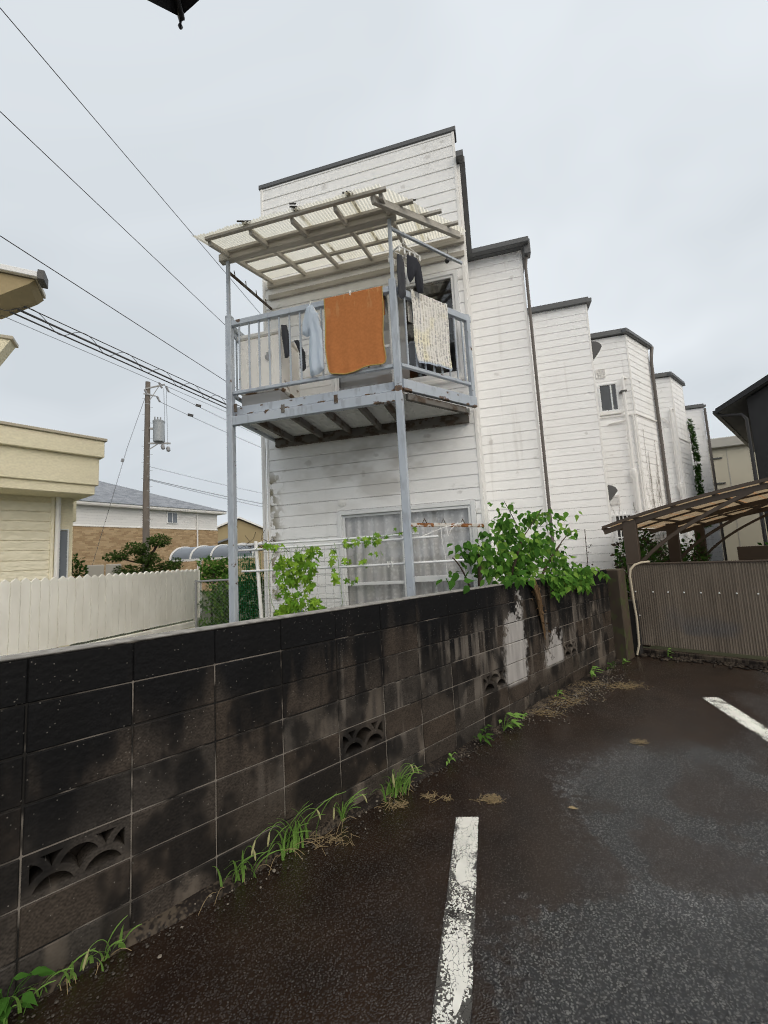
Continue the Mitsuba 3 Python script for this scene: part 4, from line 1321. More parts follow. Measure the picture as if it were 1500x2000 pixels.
# ivy on the fifth unit
ivy_c = [(6.80 + .03 * math.sin(z * 3), 10.84, z, .05 + .09 * max(0, (5.0 - z) / 3), .06, .22) for z in np.arange(2.4, 5.9, .22)]
foliage('ivy', HF, [(c[0] + .06, c[1] - .06, *c[2:]) for c in ivy_c], 1500, .09, ['m_dark', 'm_darkb', 'm_darkb'], seed=31, hole=.33)
lab('ivy', 'dark ivy climbing the corner of a far unit of the white terrace', 'ivy')
pipe('ivy__stem', [(6.80, 10.80, 0), (6.79, 10.78, 2), (6.82, 10.79, 4), (6.78, 10.79, 5.8)], .012, 'm_bark', 6)
b = MB(); r = np.random.default_rng(77)
for k in range(9):
    u = 3.85 + r.uniform(0, .6); p = [(u, 6.10 + (u - 3.755) * 1.29 - .03, 1.2)]
    for j in range(7):
        u = np.clip(u + r.normal(0, .05), 3.8, 4.5); p.append((u, 6.17 + (u - 3.755) * 1.29 - .05, 1.2 + (j + 1) * r.uniform(.25, .5)))
    b.tube(p, .0035, 5)
for k in range(7):
    u = r.uniform(2.9, 3.6); p = [(u, n0 - .02, 1.2)]
    for j in range(5):
        u = np.clip(u + r.normal(0, .06), 2.8, 3.7); p.append((u, n0 - .022, 1.2 + (j + 1) * .32))
    b.tube(p, .004, 5)
lab(put('dead_creeper', b.get(HF), 'm_twig'), 'bare creeper stems spread over the bay of the white terrace', 'creeper')

# plants under the carport, beyond the corrugated fence
for i, (s, d, z, rs, rd, rz, l) in enumerate(((6.7, .26, 1.45, .45, .2, .5, 'dark bush just behind the front carport post'), (7.8, .26, 1.5, .6, .2, .55, 'bush with red-tinged leaves between the first two carport posts'), (9.4, .2, 1.4, .7, .2, .6, 'dark bush behind the second carport post'), (11.0, .05, 1.35, .8, .25, .65, 'bush at the far end of the carport by the third post'),
                                              (13.5, -1.6, 1.3, 1.0, .5, .55, 'bright green low bush beyond the carport'))):
    k = nk('bush'); lab(k, l, 'bush')
    foliage(k, WF, [(s, d, z, rs, rd, rz), (s + .3, d, z - .4, rs, rd, rz), (s - .2, d, .5, rs, rd, .5)], 1500, .105, ['m_dark', 'm_darkb', 'm_bark'] if i != 4 else ['m_darkb', 'm_leaf_b'], seed=41 + i)
    put(k + '__stem', MB().tube([(s, d, 0), (s, d, z)], .02, 6).get(WF), 'm_bark')
k = nk('bush'); lab(k, 'large dark mass of shrubbery at the back of the carport', 'bush')
foliage(k, WF, [(15, -3.5, 1.2, 1.5, 1.6, 1.0), (15.5, -5.5, 1.3, 1.5, 1.6, 1.2), (15.2, -1.8, 1.0, 1.2, 1.2, .9)], 2600, .13, ['m_dark', 'm_bark'], seed=51, hole=.3)
lab(put('dark_fence', MB().cbox(12.6, 12.66, -7, -.6, 0, 1.55, .01).get(WF), 'm_carport'), 'dark low fence at the back of the carport', 'fence')

# ------------------------------------------------------------------ corrugated fence
SG = 5.42
GF = 'corrugated_fence'
lab(GF, 'brown corrugated sheet fence across the end of the car park', 'fence')
per, amp = .0318, .0075


def gsheet(d0, d1, off):
    ds = np.linspace(d0, d1, int((d1 - d0) / per * 8) + 1); v, f = [], []
    for d in ds:
        y = SG + off + amp * math.cos(2 * math.pi * d / per)
        v += [(y, d, .135 + .0 * d), (y, d, 1.425)]
    for i in range(len(ds) - 1):
        a = 2 * i; f += [(a, a + 1, a + 2), (a + 1, a + 3, a + 2)]
    put(GF + '__sheet', MB().add(v, f).get(WF), 'm_gate', smooth=True)


edges = np.arange(-6.6, -.1, .62)
for i in range(len(edges)): gsheet(edges[i], min(edges[i] + .65, -.1), .004 * (i % 2))
put(GF + '__top_rail', MB().cbox(SG - .02, SG + .035, -6.6, -.09, 1.425, 1.45, .004).get(WF), 'm_carport')
put(GF + '__rail', MB().cbox(SG + .018, SG + .06, -6.6, -.1, .95, 1.0, .004).get(WF), 'm_carport')
put(GF + '__rail', MB().cbox(SG + .018, SG + .06, -6.6, -.1, .45, .5, .004).get(WF), 'm_carport')
put(GF + '__kerb', MB().cbox(SG - .04, SG + .08, -6.6, -.1, 0, .07, .01).get(WF), 'm_soil')
for d in (-.17, -.42, -.63, -.84, -1.05, -1.27, -1.47, -1.70, -1.93, -2.15, -2.4):
    put(GF + '__bolt', MB().tube([(SG - .006, d, .985), (SG - .016, d, .985), (SG - .020, d, .985)], [.012, .011, .006], 10).get(WF), 'm_plastic', smooth=40)
put(GF + '__bolt', MB().tube([(SG - .006, -.19, .60), (SG - .016, -.19, .60), (SG - .020, -.19, .60)], [.012, .011, .006], 10).get(WF), 'm_plastic', smooth=40)
lab(put('pale_hose', MB().tube([(5.15, -.165, .02), (5.17, -.205, .18), (5.17, -.21, .36), (5.17, -.215, .6), (5.17, -.20, .85), (5.17, -.195, 1.05), (5.18, -.185, 1.25), (5.20, -.20, 1.36), (5.26, -.25, 1.43), (5.34, -.32, 1.46), (5.42, -.42, 1.47)], .017, 8).get(WF), 'm_hose', smooth=True), 'beige hose looped over the near end of the corrugated fence', 'hose')

# ------------------------------------------------------------------ carport
CP = 'carport'
lab(CP, 'brown arched carport with amber roof panels behind the corrugated fence', 'carport')
S_FRAMES = (6.0, 8.8, 11.5)


def roofz(x):
    """x = -d: distance from the post line to the open side"""
    t = (x + .42) / 3.4
    return 2.09 + 1.0 * t - .40 * t * t


XS = np.linspace(-.42, 2.98, 16)
for s in S_FRAMES:
    put(CP + '__post', MB().cbox(s - .05, s + .05, -.13, .09, 0, roofz(.0) - .02, .008).get(WF), 'm_carport')
    b = MB()
    for x0, x1 in zip(XS[:-1], XS[1:]): b.bar((s, -x0, roofz(x0) - .075), (s, -x1 - .004, roofz(x1) - .075), .05, .085)
    put(CP + '__rib', b.get(WF), 'm_carport')
    b = MB(); t = np.linspace(0, 1, 12)
    q0, q1, q2 = np.array([.10, 1.38]), np.array([.55, 1.95]), np.array([1.75, roofz(1.75) - .10])
    P = [((1 - k) ** 2 * q0 + 2 * k * (1 - k) * q1 + k * k * q2) for k in t]
    for a, c in zip(P[:-1], P[1:]): b.bar((s, -a[0], a[1]), (s, -c[0], c[1]), .045, .055)
    put(CP + '__brace', b.get(WF), 'm_carport')
for s in (5.93, 12.0):
    b = MB()
    for x0, x1 in zip(XS[:-1], XS[1:]): b.bar((s, -x0, roofz(x0) + .01), (s, -x1 - .004, roofz(x1) + .01), .04, .05)
    put(CP + '__edge_beam', b.get(WF), 'm_carport')
for x in (-.42, .12, .70, 1.28, 1.86, 2.44, 2.98):
    put(CP + '__purlin', MB().bar((5.95, -x, roofz(x) - .012), (12.0, -x, roofz(x) - .012), .045, .04).get(WF), 'm_carport')
for i, (s0, s1) in enumerate(((5.96, 7.4), (7.42, 8.86), (8.88, 10.3), (10.32, 11.98))):
    v = []; f = []
    for x in np.linspace(-.41, 2.97, 24): v += [(s0, -x, roofz(x) + .022), (s1, -x, roofz(x) + .022)]
    for k in range(23): a = 2 * k; f += [(a, a + 1, a + 2), (a + 1, a + 3, a + 2)]
    put(CP + '__roof_panel', MB().add(v, f).get(WF), 'm_amber', smooth=True)
for s in (6.95, 7.9, 9.8, 10.7):
    b = MB()
    for x0, x1 in zip(XS[:-1], XS[1:]): b.bar((s, -x0, roofz(x0) - .0), (s, -x1, roofz(x1) - .0), .035, .035)
    put(CP + '__batten', b.get(WF), 'm_carport')

# ------------------------------------------------------------------ black house and beige block beyond
AZ = lambda az, r_: np.array([math.sin(math.radians(az)) * r_, math.cos(math.radians(az)) * r_, 0])
bc = AZ(42.05, 16.0)
BF = frame(bc, math.radians(137))         # gable wall facing the car park, runs to the right
BH = 'black_house'
lab(BH, 'black-walled house with dark eaves at the right edge beyond the carport', 'house')
put(BH + '__wall', MB().wallprism(sg.Polygon([(0, 0), (7, 0), (7, 5.8), (3.5, 7.45), (0, 5.8)]), 0, 8).get(BF), 'm_black')
rp = MB()
for zz, th, mm in ((0, .10, 'm_roofmetal'),):
    pass
rl = sg.Polygon([(-.66, 5.53), (-.66, 5.66), (3.5, 7.72), (7.66, 5.66), (7.66, 5.53), (3.5, 7.58)])
put(BH + '__roof', MB().wallprism(rl, -.30, 8.5).get(BF), 'm_roofmetal')
put(BH + '__verge_board', MB().wallprism(sg.Polygon([(-.70, 5.48), (-.70, 5.63), (3.5, 7.70), (3.5, 7.50)]), -.35, -.302).get(BF), 'm_black')
put(BH + '__gutter', MB().cbox(-.78, -.665, -.28, 8.4, 5.50, 5.60, .01).get(BF), 'm_blackplastic')
pipe(BH + '__downpipe', [(-.70, -.1, 5.52), (-.58, -.1, 5.44), (-.15, -.08, 5.36), (-.06, -.06, 5.2), (-.06, -.06, 0)], .045, 'm_blackplastic', 8, BF)
gb = AZ(36.5, 27)
GBF = frame(gb, math.radians(112))
GB = 'beige_building'
lab(GB, 'plain beige building with a flat grey roof edge behind the black house', 'building')
put(GB + '__wall', MB().box(0, 9, .1, 6, 0, 6.45).get(GBF), 'm_beige')
put(GB + '__roof', MB().cbox(-.3, 9.3, -.15, 6.3, 6.45, 6.95, .03).get(GBF), 'm_beigecap')
for z in (5.9, 4.6): put(GB + '__shutter_bar', MB().cbox(.95, 1.45, .03, .1, z, z + .07, .01).get(GBF), 'm_darkbar')
put(GB + '__panel_joint', MB().box(1.66, 1.69, .085, .11, 0, 6.44).get(GBF), 'm_beigecap')

# ------------------------------------------------------------------ yellow house
YH = 'yellow_house'
lab(YH, 'pale yellow house with deep stepped eaves behind the white picket fence', 'house')
L0 = -7.0
put(YH + '__parapet', MB().cbox(L0, 0.0, .0, 3.0, 3.96, 4.28, .01).get(YF), 'm_stucco')
put(YH + '__parapet_cap', MB().cbox(L0, .035, -.035, 3.0, 4.28, 4.335, .008).get(YF), 'm_fasciacap')
put(YH + '__fascia', MB().cbox(L0, -.06, .08, 3.0, 3.425, 3.96, .01).get(YF), 'm_stucco')
put(YH + '__eaves', MB().cbox(L0, -.11, .12, 3.0, 3.25, 3.425, .01).get(YF), 'm_stucco')
put(YH + '__wall', MB().box(L0, -.24, .82, 3.5, 0, 3.255).box(L0, -.60, .815, .83, 0, 3.1).get(YF), 'm_stucco')
for k in range(13):
    z = 3.14 - k * .18
    put(YH + '__siding_board', MB().cbox(L0 + 4.5, -.605, .785, .82, z - .174, z, .006).get(YF), 'm_lightsiding')
put(YH + '__corner_trim', MB().cbox(-.605, -.55, .77, .82, 0, 3.25, .004).get(YF), 'm_lightsiding')
pipe(YH + '__downpipe', [(-.505, .74, 3.25), (-.505, .74, 0)], .042, 'm_pipewhite', 10, YF)
put(YH + '__window', MB().cbox(-.46, -.325, .80, .825, 1.1, 2.62, .005).get(YF), 'm_smoked')
put(YH + '__window__frame', frame_rect(MB(), -.475, -.31, 1.08, 2.65, .02, .78, .82).get(YF), 'm_alu')
# wing that steps back
wc = np.array([.0, 3.0])
put(YH + '__wing_fascia', MB().cbox(-1.2, .62, 3.05, 6, 3.75, 4.22, .01).get(YF), 'm_stucco')
put(YH + '__wing_cap', MB().cbox(-1.2, .665, 3.02, 6, 4.22, 4.27, .008).get(YF), 'm_fasciacap')
put(YH + '__wing_fascia', MB().cbox(-1.2, .50, 3.12, 6, 3.05, 3.75, .01).get(YF), 'm_stucco')
put(YH + '__wing_eaves', MB().cbox(-1.2, .42, 3.18, 6, 2.86, 3.05, .01).get(YF), 'm_stucco')
put(YH + '__wing_wall', MB().box(-1.2, -.30, 3.6, 6, 0, 2.87).get(YF), 'm_stucco')
# upper storey eaves at the picture's edge
ue = AZ(-40.35, 10.5)
UF = frame(ue, math.radians(62))
put(YH + '__upper_wall', MB().box(-9, -1.0, .12, 1.1, 3.5, 7.3).get(UF), 'm_stucco')
put(YH + '__upper_eaves', MB().wallprism(sg.Polygon([(-8, 7.18), (-.75, 7.18), (-.16, 7.66), (-.06, 7.78), (-8, 7.78)]), .0, .75).get(UF), 'm_tan')
put(YH + '__upper_gutter', MB().cbox(-8, .0, -.10, -.004, 7.80, 7.92, .01).get(UF), 'm_alu')
put(YH + '__gutter_end', MB().cbox(.003, .12, -.14, .2, 7.74, 7.95, .012).get(UF), 'm_darkbar')
put(YH + '__upper_roof', MB().cbox(-8, -.02, -.02, .72, 7.80, 7.9, .01).get(UF), 'm_fasciacap')
le = AZ(-42.45, 9.6)
LF = frame(le, math.radians(62))
put(YH + '__side_eaves', MB().wallprism(sg.Polygon([(-6, 5.55), (-.22, 5.55), (0, 5.98), (-6, 5.98)]), 0, .3).get(LF), 'm_stucco')
put(YH + '__side_cap', MB().cbox(-6, .04, -.03, .32, 5.984, 6.05, .008).get(LF), 'm_fasciacap')

# ------------------------------------------------------------------ white picket fence
PF0 = AZ(-42.4, 7.0)
PFF = frame(PF0, AF)
PF = 'picket_fence'
lab(PF, 'cream painted picket fence with pointed boards left of the balcony', 'fence')
LPF = 3.36
npk = 29
for i in range(-9, npk):
    s0 = i * LPF / npk; s1 = s0 + LPF / npk - .006
    zt = 1.752 + rng.normal(0, .006); zb = .80 + rng.normal(0, .002)
    m_ = (s0 + s1) / 2
    b = MB().wallprism(sg.Polygon([(s0, zb), (s1, zb), (s1, zt - .045), (m_, zt), (s0, zt - .045)]), rng.uniform(-.002, .002), .018)
    put(PF + '__board', b.get(PFF), 'm_fence')
    if i > 12:
        o = LPF / npk / 2
        b = MB().wallprism(sg.Polygon([(s0 + o, zb), (min(s1 + o, LPF), zb), (min(s1 + o, LPF), zt - .045), (m_ + o, zt), (s0 + o, zt - .045)]), .085, .103)
        put(PF + '__back_board', b.get(PFF), 'm_fence')
for z in (.92, 1.5): put(PF + '__rail', MB().cbox(-1.1, LPF, .022, .08, z, z + .06, .004).get(PFF), 'm_fence')
put(PF + '__end_board', MB().cbox(LPF - .006, LPF + .012, -.02, .11, .80, 1.72, .003).get(PFF), 'm_fence')
put(PF + '__post', MB().cbox(LPF - .07, LPF + .01, .03, .08, 0, .80, .004).get(PFF), 'm_fence')
put(PF + '__base_beam', MB().cbox(-1.1, LPF - .08, -.03, .07, .66, .76, .006).cbox(-1.1, LPF - .08, -.06, .07, .55, .645, .006).get(PFF), 'm_fence')

# ------------------------------------------------------------------ far building, gabled house
fc = AZ(-20.6, 36.0)
FF = frame(fc, AB)
FB = 'apartment_block'
lab(FB, 'two-tone building, white above tan brick, with a grey hipped roof', 'building')
EZ = 6.20
LB = -19.0
b = MB().box(LB, -.55, .5, 9, EZ - 1.42, EZ - .02)
put(FB + '__upper_wall', b.get(FF), 'm_farwhite')
put(FB + '__brick_wall', MB().box(LB, -.52, .47, 9, 0, EZ - 1.50).get(FF), 'm_brick')
put(FB + '__belt', MB().cbox(LB, -.50, .44, 9, EZ - 1.50, EZ - 1.42, .01).get(FF), 'm_trim')
put(FB + '__fascia', MB().cbox(LB, 0, 0, 9.4, EZ - .16, EZ - .01, .02).get(FF), 'm_trim')
put(FB + '__soffit', MB().box(LB, -.03, .03, 9.3, EZ - .20, EZ - .165).get(FF), 'm_farwhite')
ap = (-9.3, 4.7, EZ + 2.55)
rv = [(LB - .05, -.06, EZ), (.06, -.06, EZ), (.06, 9.46, EZ), (LB - .05, 9.46, EZ), ap, (ap[0] - .3, ap[1], ap[2])]
put(FB + '__roof', MB().add(rv, [(0, 1, 4), (0, 4, 5), (1, 2, 4), (2, 3, 5), (2, 5, 4), (3, 0, 5), (0, 2, 1), (0, 3, 2)]).get(FF), 'm_shingle')
put(FB + '__window', MB().cbox(-4.72, -3.92, .42, .5, EZ - 1.1, EZ - .28, .01).get(FF), 'm_alu')
put(FB + '__window__pane', MB().box(-4.66, -4.34, .41, .425, EZ - 1.04, EZ - .34).get(FF), 'm_smoked')
put(FB + '__window__pane', MB().box(-4.28, -3.98, .41, .425, EZ - 1.04, EZ - .34).get(FF), 'm_smoked')
pipe(FB + '__downpipe', [(-2.35, .40, EZ - .25), (-2.35, .40, 0)], .055, 'm_pipewhite', 8, FF)
gc = AZ(-19.15, 52)
GF2 = frame(gc, math.radians(70))
GH = 'tan_house'
lab(GH, 'small tan gabled house far off beside the apartment block', 'house')
put(GH + '__wall', MB().wallprism(sg.Polygon([(-3.2, 0), (3.6, 0), (3.6, 5.6), (0, 7.2), (-3.2, 5.9)]), 0, 8).get(GF2), 'm_tan')
put(GH + '__roof', MB().wallprism(sg.Polygon([(-3.6, 5.75), (0, 7.35), (3.9, 5.55), (3.9, 5.75), (0, 7.55), (-3.6, 5.95)]), -.4, 8).get(GF2), 'm_trim')
put(GH + '__porch_roof', MB().wallprism(sg.Polygon([(-3.5, 4.1), (-.8, 5.0), (-.8, 5.2), (-3.5, 4.3)]), -.8, -.02).get(GF2), 'm_shingle')

# ------------------------------------------------------------------ utility pole
pc = AZ(-29.6, 26.0)
PM = np.eye(4); PM[:3, 3] = pc
rx = np.array([math.cos(math.radians(29.6)), math.sin(math.radians(29.6)), 0])   # to the right as seen from the lot
PM[:3, 0] = rx; PM[:3, 1] = np.array([-rx[1], rx[0], 0])
UP = 'utility_pole'
lab(UP, 'brown concrete utility pole with a grey transformer', 'pole')
put(UP + '__shaft', MB().tube([(0, 0, 0), (-.03, 0, 6), (.01, 0, 12.3)], [.185, .16, .125], 16).get(PM), 'm_pole', smooth=50)
b = MB()
for i, z in enumerate(np.arange(3.2, 11.6, .45)):
    sgn = 1 if i % 2 else -1; b.tube([(0, 0, z), (sgn * .27, 0, z)], .010, 5)
put(UP + '__step_bolt', b.get(PM), 'm_galv')
for z in (4.5, 5.2, 6.1, 6.9, 7.6, 8.0, 11.0, 11.6): put(UP + '__clamp_ring', MB().tube([(0, 0, z - .02), (0, 0, z + .02)], .178 - z * .0036, 14).get(PM), 'm_galv')
put(UP + '__crossarm', MB().bar((-.1, -.12, 11.85), (.85, -.12, 12.25), .07, .07).bar((-.2, -.12, 11.55), (.4, -.12, 11.5), .06, .06).bar((.1, -.1, 11.2), (.55, -.12, 12.1), .035, .035).get(PM), 'm_galv')
for x, z in ((.55, 12.22), (.9, 12.05), (.45, 11.4), (-.15, 11.7)):
    put(UP + '__insulator', MB().tube([(x, -.12, z + .1), (x + .05, -.12, z + .02), (x + .1, -.12, z - .1), (x + .16, -.12, z - .2)], [.05, .07, .05, .06], 8).get(PM), 'm_porcelain', smooth=40)
a = [(.56, -.1, z) for z in (8.88, 8.94, 9.95, 10.0, 10.06, 10.1)]
put(UP + '__transformer', MB().tube(a, [.27, .29, .29, .32, .32, .25], 18).get(PM), 'm_transformer', smooth=35)
b = MB()
for k in range(3): b.tube([(.36 + .14 * k, -.22, 10.1), (.36 + .14 * k, -.22, 10.26)], .035, 8)
put(UP + '__bushing', b.get(PM), 'm_porcelain')
put(UP + '__transformer_bracket', MB().bar((.05, -.1, 8.75), (1.15, -.1, 8.85), .08, .08).bar((.08, -.1, 8.4), (.5, -.1, 8.75), .05, .05).bar((.1, -.1, 9.6), (.3, -.1, 9.6), .08, .1).get(PM), 'm_galv')
for x, z in ((.75, 8.6), (1.02, 8.5)):
    put(UP + '__fuse_cutout', MB().tube([(x, -.12, z + .14), (x, -.12, z + .06), (x + .03, -.12, z - .1), (x + .04, -.12, z - .14)], [.06, .11, .10, .05], 10).get(PM), 'm_porcelain', smooth=40)
for x in (.80, .93):
    pipe(UP + '__drop_wire', [(x, -.12, 12.0), (x + .03, -.12, 10.5), (x + .06, -.12, 8.75)], .010, 'm_wire', 5, PM)
pipe(UP + '__guy_wire', [(-.1, 0, 11.45), (-.95, 0, 8.4), (-2.9, 0, 0)], .011, 'm_wire', 5, PM)
put(UP + '__guy_insulator', MB().tube([(-1.13, 0, 7.82), (-1.16, 0, 7.66)], .075, 8).get(PM), 'm_porcelain')


def wire(name, p, q, r_, label, sag=.15, cat='wire', group=None, n=24):
    p, q = np.array(p, float), np.array(q, float); t = np.linspace(0, 1, n)[:, None]
    pts = p + (q - p) * t; pts[:, 2] -= (4 * sag * t * (1 - t))[:, 0]
    return lab(put(name, MB().tube(pts, r_, 6).get(), 'm_wire', smooth=True), label, cat, group)


def ext(a, b_, t0, t1): a, b_ = np.array(a, float), np.array(b_, float); return a + (b_ - a) * t0, a + (b_ - a) * t1


wire('overhead_wire', *ext((-4.86, 4.93, 9.5), (-4.09, 9.09, 9.5), -1.5, 4.5), .0075, 'single wire highest in the sky, passing behind the balcony roof corner', 0, group=None)
wire('overhead_wire', *ext((-6.03, 6.21, 9.5), (-4.8, 12.71, 9.5), -1.0, 3.2), .0085, 'second wire from the top of the sky, meeting the balcony post', 0)
wire('overhead_wire', *ext((-7.3, 7.65, 8.55), (-5.46, 14.42, 8.45), -1.0, 3.2), .011, 'thicker wire just above the bundled cables', .05)
D = [((-7.56, 7.99, 7.5), (-5.25, 13.98, 7.5), .012, 'uppermost cable of the bundle crossing the left sky'), ((-7.63, 8.07, 7.42), (-5.34, 14.19, 7.42), .024, 'thickest dark cable in the bundle'),
     ((-7.67, 8.12, 7.32), (-5.37, 14.26, 7.32), .018, 'cable under the thick one in the bundle'), ((-7.72, 8.2, 7.20), (-5.41, 14.4, 7.22), .006, 'thin lowest wire under the cable bundle')]
for p, q, r_, l in D: wire('bundled_cable', *ext(p, q, -1.0, 3.6), r_, l, .0, 'cable')
p, q = ext(D[0][0], D[0][1], -.6, 3.4)
t = np.linspace(0, 1, 900); L_ = np.linalg.norm(q - p)
al = (q - p) / L_; sd = np.cross(al, (0, 0, 1))
ph = t * L_ / 1.1 * 2 * math.pi
pts = p + t[:, None] * (q - p) + np.stack([sd[0] * .05 * np.sin(ph), sd[1] * .05 * np.sin(ph), -.14 + .15 * np.cos(ph)], 1)
lab(put('spiral_wire', MB().tube(pts, .008, 5).get(), 'm_wire', smooth=True), 'thin looping spiral wire wound round the cable bundle', 'wire')
W_ = lambda x, z: apply(PM, (x, -.12, z))
far = AZ(-6, 44)
for (x, z, q, zq, r_, l) in ((1.05, 11.85, AZ(-5, 38), 9.9, .012, 'wire from the pole head, upper of two with black clamps'), (.6, 11.2, AZ(-5, 37), 8.9, .012, 'wire from the pole head, lower of two with black clamps'),
                             (.1, 7.45, AZ(-4, 40), 6.6, .009, 'thin wire halfway down the pole'), (.1, 6.75, AZ(-4, 40), 5.75, .016, 'upper of two low cables leaving the pole above the far roof'), (.1, 6.7, AZ(-4, 40), 5.3, .012, 'lower of two low cables leaving the pole above the far roof')):
    k = wire('pole_wire', W_(x, z), q + (0, 0, zq), r_, l, .25)
    if 'clamps' in l:
        c0 = W_(x, z) + (q + (0, 0, zq) - W_(x, z)) * .11
        put(k + '__clamp', MB().bar(c0 - (.14, 0, 0), c0 + (.14, .1, -.06), .10, .14).get(), 'm_blackplastic')

# ------------------------------------------------------------------ garden beyond: pruned pine, shelter, boxes, shrubs, nets
PN = 'pruned_pine'
lab(PN, 'cloud-pruned pine with flat green pads in front of the utility pole', 'pine tree')
PNF = np.eye(4); PNF[:3, 3] = AZ(-29.6, 14.0); PNF[:3, 0] = rx; PNF[:3, 1] = np.array([-rx[1], rx[0], 0])
pads = [(.33, 0, 2.63, .33, .3, .17), (-.25, -.1, 2.42, .34, .3, .16), (-.72, 0, 2.22, .33, .3, .13), (.06, -.1, 2.13, .36, .3, .16), (-.40, 0, 1.82, .42, .3, .12), (.15, 0, 1.85, .3, .3, .12), (.62, 0, 1.88, .33, .3, .12), (.75, 0, 2.0, .2, .2, .1)]
foliage(PN, PNF, pads, 3600, .075, ['m_pine', 'm_pineb'], seed=61, part='pad', hole=.28)
b = MB().tube([(0, 0, 0), (.03, 0, 1.0), (-.05, 0, 1.6), (.06, 0, 2.1), (.3, 0, 2.55)], [.09, .08, .065, .045, .025], 8)
for p in pads[1:]: b.tube([(0, 0, p[2] - .25), (p[0] * .5, p[1], p[2] - .16), (p[0], p[1], p[2] - .03)], [.03, .025, .012], 6)
put(PN + '__trunk', b.get(PNF), 'm_bark', smooth=True)
SF = np.eye(4); SF[:3, 3] = AZ(-27.1, 17.5); d_ = AZ(-19.2, 16.0) - AZ(-27.1, 17.5); d_ /= np.linalg.norm(d_); SF[:3, 0] = d_; SF[:3, 1] = np.array([-d_[1], d_[0], 0])
BS = 'bicycle_shelter'
lab(BS, 'low bicycle shelter with a rounded smoky roof and white hoops', 'shelter')
arc = lambda n_: [(y, 2.10 + .50 * math.sin(a)) for a in np.linspace(0, math.pi * .62, n_) for y in [-.9 * math.cos(a) + .9]]
A_ = arc(12); v, f = [], []
for x in (0, 3.4): v += [(x, y, z) for y, z in A_]
for i in range(11): f += [(i, i + 12, i + 1), (i + 1, i + 12, i + 13)]
put(BS + '__roof_panel', MB().add(v, f).get(SF), 'm_smoked', smooth=True)
for x in (0, .82, 1.64, 2.46, 3.28): put(BS + '__hoop', MB().tube([(x, y, z + .01) for y, z in A_], .035, 6).get(SF), 'm_trim')
put(BS + '__edge_rail', MB().bar((0, 0, 2.08), (3.4, 0, 2.08), .06, .08).get(SF), 'm_trim')
for x in (.1, 1.7, 3.3): put(BS + '__post', MB().tube([(x, 1.7, 0), (x, 1.7, 2.4)], .04, 6).get(SF), 'm_trim')
for az0, az1, l in ((-35.4, -33.75, 'left one of two grey outdoor units beyond the picket fence'), (-33.6, -32.1, 'right one of two grey outdoor units beyond the picket fence')):
    c0 = AZ(az0, 18.0); w_ = 18 * math.radians(az1 - az0)
    OF = frame(c0, math.radians(57)); k = nk('outdoor_unit'); lab(k, l, 'outdoor unit')
    put(k + '__case', MB().cbox(0, w_, 0, .35, 1.2, 2.08, .02).get(OF), 'm_beigecap')
    put(k + '__stand', MB().box(.02, w_ - .02, .02, .33, 0, 1.19).get(OF), 'm_darkbar')
k = nk('bush'); lab(k, 'dark green bush between the yellow house and the two outdoor units', 'bush')
foliage(k, I4, [(*(AZ(-36.2, 12.5) + (0, 0, 1.5)), .2, .2, .75)], 500, .09, ['m_dark', 'm_darkb'], seed=71)
k = nk('garden_shrub'); lab(k, 'loose green shrub behind the chain-link fence left of the balcony post', 'shrub')
foliage(k, I4, [(*(AZ(-22.6, 9.6) + (0, 0, 1.75)), .28, .3, .24), (*(AZ(-21.2, 9.8) + (0, 0, 1.7)), .24, .3, .26), (*(AZ(-23.6, 9.6) + (0, 0, 1.62)), .22, .3, .16), (*(AZ(-22.3, 9.3) + (0, 0, .95)), .38, .3, .45), (*(AZ(-21, 9.2) + (0, 0, 1.2)), .3, .3, .4), (*(AZ(-22, 9.2) + (0, 0, .4)), .5, .3, .4)], 2600, .085, ['m_leaf_a', 'm_leaf_c', 'm_leaf_b', 'm_darkb'], seed=81, hole=.33)
pipe(k + '__stem', [AZ(-22.4, 9.5), AZ(-22.5, 9.5) + (0, 0, .9), AZ(-22.2, 9.5) + (0, 0, 1.7)], .02, 'm_bark', 6, I4)
k = nk('garden_shrub'); lab(k, 'dense green shrub behind the green netting right of the balcony post', 'shrub')
foliage(k, I4, [(*(AZ(-18.6, 9.3) + (0, 0, 1.35)), .42, .3, .60), (*(AZ(-17.6, 9.3) + (0, 0, 1.2)), .3, .3, .55), (*(AZ(-18.4, 9.2) + (0, 0, .5)), .5, .3, .5)], 2400, .07, ['m_darkb', 'm_dark', 'm_leaf_b'], seed=83, hole=.30)
b = MB(); p0, p1 = AZ(-19.7, 8.7), AZ(-16.6, 8.9)
for t in np.linspace(0, 1, 15): q = p0 + (p1 - p0) * t; b.tube([q, q + (0, 0, 2.0)], .0035, 4)
for z in np.arange(.1, 2.05, .05): b.tube([p0 + (0, 0, z), p1 + (0, 0, z)], .0025, 4)
lab(put('green_netting', b.get(), 'm_greennet'), 'green garden netting standing in front of the dense shrub', 'netting')
b = MB(); p0, p1 = AZ(-24.4, 8.55), AZ(-19.6, 8.3)
Lc = np.linalg.norm(p1 - p0); CF = np.eye(4); CF[:3, 0] = (p1 - p0) / Lc; CF[:3, 1] = np.array([-CF[1, 0], CF[0, 0], 0]); CF[:3, 3] = p0
st = .07
for k_ in np.arange(-1.5, Lc, st):
    for sg_ in (1, -1):
        a0, a1 = (k_, 0.0), (k_ + 1.5, 1.5)
        if sg_ < 0: a0, a1 = (k_ + 1.5, 0.0), (k_, 1.5)
        ln = sg.LineString([a0, a1]).intersection(sg.box(0, 0.02, Lc, 1.5))
        if ln.length > .05: c = list(ln.coords); b.tube([(c[0][0], 0, c[0][1]), (c[-1][0], 0, c[-1][1])], .0013, 3, cap=False)
CL = 'chain_link_fence'
